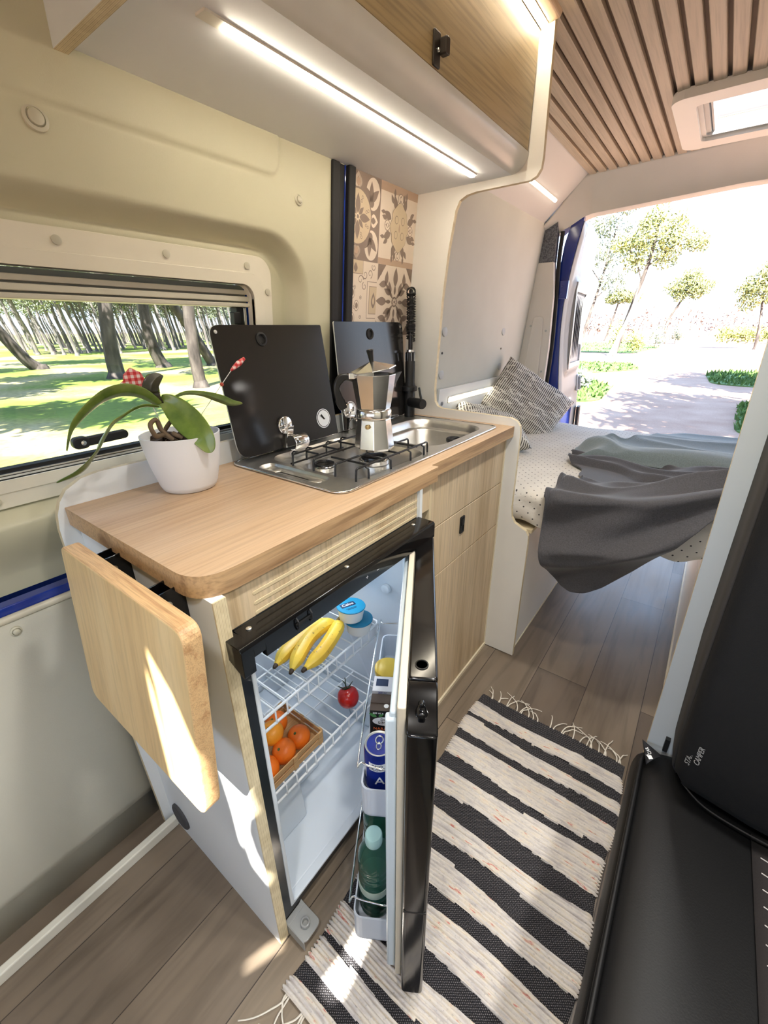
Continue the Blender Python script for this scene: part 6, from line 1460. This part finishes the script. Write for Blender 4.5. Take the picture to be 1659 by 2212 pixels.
# outer body so the shell is closed
BODY = BLUE
b = MB().prism([(-1.1, -.25), (2.46, -.25), (2.46, 1.93), (-1.1, 1.93)], 'x', -.665, -.66, holes=[rrect(-.70, .60, .88, 1.36, .05)]); b.build('outer_skin', BODY, wl)
b = MB().box(-.66, 1.30, -.95, 2.47, 1.925, 1.935)
b = MB().prism([(-.66, -.50), (1.30, -.50), (1.30, 2.47), (-.66, 2.47)], 'z', 1.925, 1.935, holes=[rrect(.18, .63, 1.76, 2.20, .03)]); b.box(-.66, 1.3, -.515, -.50, 1.89, 1.935); b.build('outer_roof', BODY, ce)
MB().box(-.66, 1.30, -2.3, 2.45, -.27, -.25).build('underbody', BLACKM, bpy.data.objects['floor'])
MB().box(-.66, -.45, 2.44, 2.475, -.25, 1.93).build('rear_skin', BODY, bpy.data.objects['wall_rear'])
o = MB().box(1.225, 2.15, -2.4, .70, 1.945, 1.955).box(2.10, 2.15, -2.4, .70, 1.90, 1.955).build('sun_blocker', PM('sun_blocker_sheet', C(205, 202, 195), .8)); tag(o, 'added unseen sheet meant to block sun along the right side', 'sun_blocker')  # added out of view to keep direct sun off the side
# cab shell behind the camera: windscreen and side window openings, added roof sheet with holes that shape the sun beams
b = MB().prism([(-.665, 0), (1.22, 0), (1.22, 1.93), (-.665, 1.93)], 'y', -2.32, -2.30, holes=[rrect(-.50, 1.10, .80, 1.50, .08)])
o = b.build('wall_front', WR); struct(o, 'front of the cab with the windscreen opening', 'wall')
MB().prism([(-2.30, 0), (-1.1, 0), (-1.1, 1.93), (-2.30, 1.93)], 'x', -.67, -.655, holes=[rrect(-2.1, -1.3, .86, 1.5, .08)]).build('cab_side', WR, o)
MB().box(-.66, -.47, -1.11, -1.09, 0, 1.9).build('pillar_cover', WR, o)
MB().box(-.40, 1.1, -2.29, -1.95, .45, .80).build('dashboard', PM('dash_plastic', C(60, 60, 62), .7), o)
holes = [[(.444, -.766), (.520, -.800), (.596, -.850), (.640, -.915), (.663, -.940), (.655, -.968), (.664, -1.0), (.697, -1.035), (.752, -1.068), (.756, -1.088), (.708, -1.081), (.655, -1.025), (.592, -.945), (.520, -.858), (.481, -.805)],
         [(.450, -.792), (.476, -.816), (.513, -.858), (.560, -.915), (.580, -.942), (.672, -1.055), (.660, -1.054), (.612, -.988), (.556, -.926), (.510, -.871), (.474, -.828)],
         [(.823, -1.300), (.831, -1.298), (.866, -1.225), (.853, -1.224), (.838, -1.252)],
         [(.968, -1.225), (.996, -1.222), (1.010, -1.202), (1.007, -1.165), (.998, -1.106), (.984, -1.100), (.973, -1.115), (.975, -1.163)]]
b = MB().prism([(-.665, -2.32), (1.22, -2.32), (1.22, -.53), (-.665, -.53)], 'z', 1.899, 1.901, holes=holes)  # added mask, holes outlined to throw the wanted sun patches
o = b.build('ceiling_sun_mask', PM('sun_mask_sheet', C(150, 150, 146), .8)); struct(o, 'added unseen cab roof sheet with holes shaped for the sun patches', 'ceiling')
# ================================================================== light and camera
sun = bpy.data.lights.new('sun', 'SUN'); sun.energy = SUN_E; sun.angle = math.radians(.53); sun.color = (1, .95, .86)
so = bpy.data.objects.new('sun', sun); COL.objects.link(so)
sd = V((.35, -.51, .78)).normalized(); so.rotation_euler = sd.to_track_quat('Z', 'Y').to_euler(); so.location = (3, -5, 8)
w = bpy.data.worlds.new('sky'); SC.world = w; w.use_nodes = True; nt = w.node_tree; bg = nt.nodes['Background']
tc = nd(nt, 'ShaderNodeTexCoord'); sp = nd(nt, 'ShaderNodeSeparateXYZ', {'Vector': tc.outputs['Generated']})
nt.links.new(ramp(nt, sp.outputs['Z'], [(.0, (.78, .88, 1, 1)), (.12, (.66, .80, 1, 1)), (.5, (.46, .66, 1, 1)), (1, (.30, .52, 1, 1))]), bg.inputs['Color']); bg.inputs['Strength'].default_value = SKY_E
def portal(loc, rot, sx, sy):
    L = bpy.data.lights.new('portal', 'AREA'); L.shape = 'RECTANGLE'; L.size = sx; L.size_y = sy; L.cycles.is_portal = True
    o = bpy.data.objects.new('portal', L); COL.objects.link(o); o.location = loc; o.rotation_euler = V(rot).to_track_quat('-Z', 'Y').to_euler(); return o
portal((.40, 2.52, 1.0), (0, -1, 0), 1.7, 1.8)
portal((-.60, -.05, 1.12), (1, 0, 0), 1.2, .40) if False else None
portal((.40, 1.98, 1.93), (0, 0, -1), .45, .42)
portal((1.24, -1.67, 1.18), (-1, 0, 0), .85, .64)
portal((.30, -2.34, 1.24), (0, 1, 0), 1.6, .78)
for i, (x, y, kw) in enumerate(FILL_SPOTS):  # unseen spots added to lift the interior brightness
    L = bpy.data.lights.new('fill_spot', 'SPOT'); L.energy = FILL_W * kw; L.spot_size = math.radians(125); L.spot_blend = .9; L.shadow_soft_size = .05; L.color = (1, .97, .92)
    o = bpy.data.objects.new('fill_spot', L); COL.objects.link(o); o.location = (x, y, 1.852)
    t = thing('added_fill_lamp', 'added unseen ceiling fill lamp above the seat and aisle', 'lamp', (x, y, 1.86), 'added fill lamps')
    MB().lathe([(.036, 0), (.036, -.004), (.031, -.005), (.030, 0)], 28, (x, y, 1.868)).build('ring', TRIMP, t, smooth=40); MB().lathe([(.030, 0), (0, 0)], 28, (x, y, 1.866)).build('lens', LEDC, t)
L = bpy.data.lights.new('fridge_fill', 'POINT'); L.energy = FRIDGE_W; L.shadow_soft_size = .02; L.color = (.92, .96, 1); o = bpy.data.objects.new('fridge_fill', L); COL.objects.link(o); o.location = (-.20, .44, .700)  # added point light that brightens the inside of the fridge
cam = bpy.data.cameras.new('camera'); co = bpy.data.objects.new('camera', cam); COL.objects.link(co)
F_PX, PITCH, ROLL, YAW = 913.866, -.409264, .00765, .642941
cz_, sz_ = math.cos(YAW), math.sin(YAW); cx_, sx_ = math.cos(PITCH), math.sin(PITCH); cy_, sy_ = math.cos(ROLL), math.sin(ROLL)
Rz = Matrix(((cz_, -sz_, 0), (sz_, cz_, 0), (0, 0, 1))); Rx = Matrix(((1, 0, 0), (0, cx_, -sx_), (0, sx_, cx_))); Ry = Matrix(((cy_, 0, sy_), (0, 1, 0), (-sy_, 0, cy_)))
Rm_ = Rz @ Rx @ Ry                                  # columns: right, forward, up
r_, f_, u_ = Rm_.col[0], Rm_.col[1], Rm_.col[2]
co.matrix_world = Matrix(((r_.x, u_.x, -f_.x, .459478), (r_.y, u_.y, -f_.y, -.219103), (r_.z, u_.z, -f_.z, 1.193195), (0, 0, 0, 1)))
cam.sensor_fit = 'VERTICAL'; cam.sensor_height = 36; cam.lens = F_PX / 2212 * 36; cam.clip_start = .02; cam.clip_end = 2000
SC.camera = co
vs_ = SC.view_settings; vs_.view_transform = 'Standard'; vs_.look = 'None'; vs_.gamma = 1; vs_.use_curve_mapping = False; vs_.exposure = EXPO
SC.display_settings.display_device = 'sRGB'
cy = SC.cycles; cy.use_denoising = True; cy.max_bounces = 10; cy.diffuse_bounces = 6; cy.glossy_bounces = 5; cy.transmission_bounces = 8; cy.transparent_max_bounces = 24; cy.sample_clamp_indirect = 6; cy.caustics_reflective = False; cy.caustics_refractive = False
try: cy.denoiser = 'OPENIMAGEDENOISE'; cy.denoising_input_passes = 'RGB_ALBEDO_NORMAL'
except Exception: pass
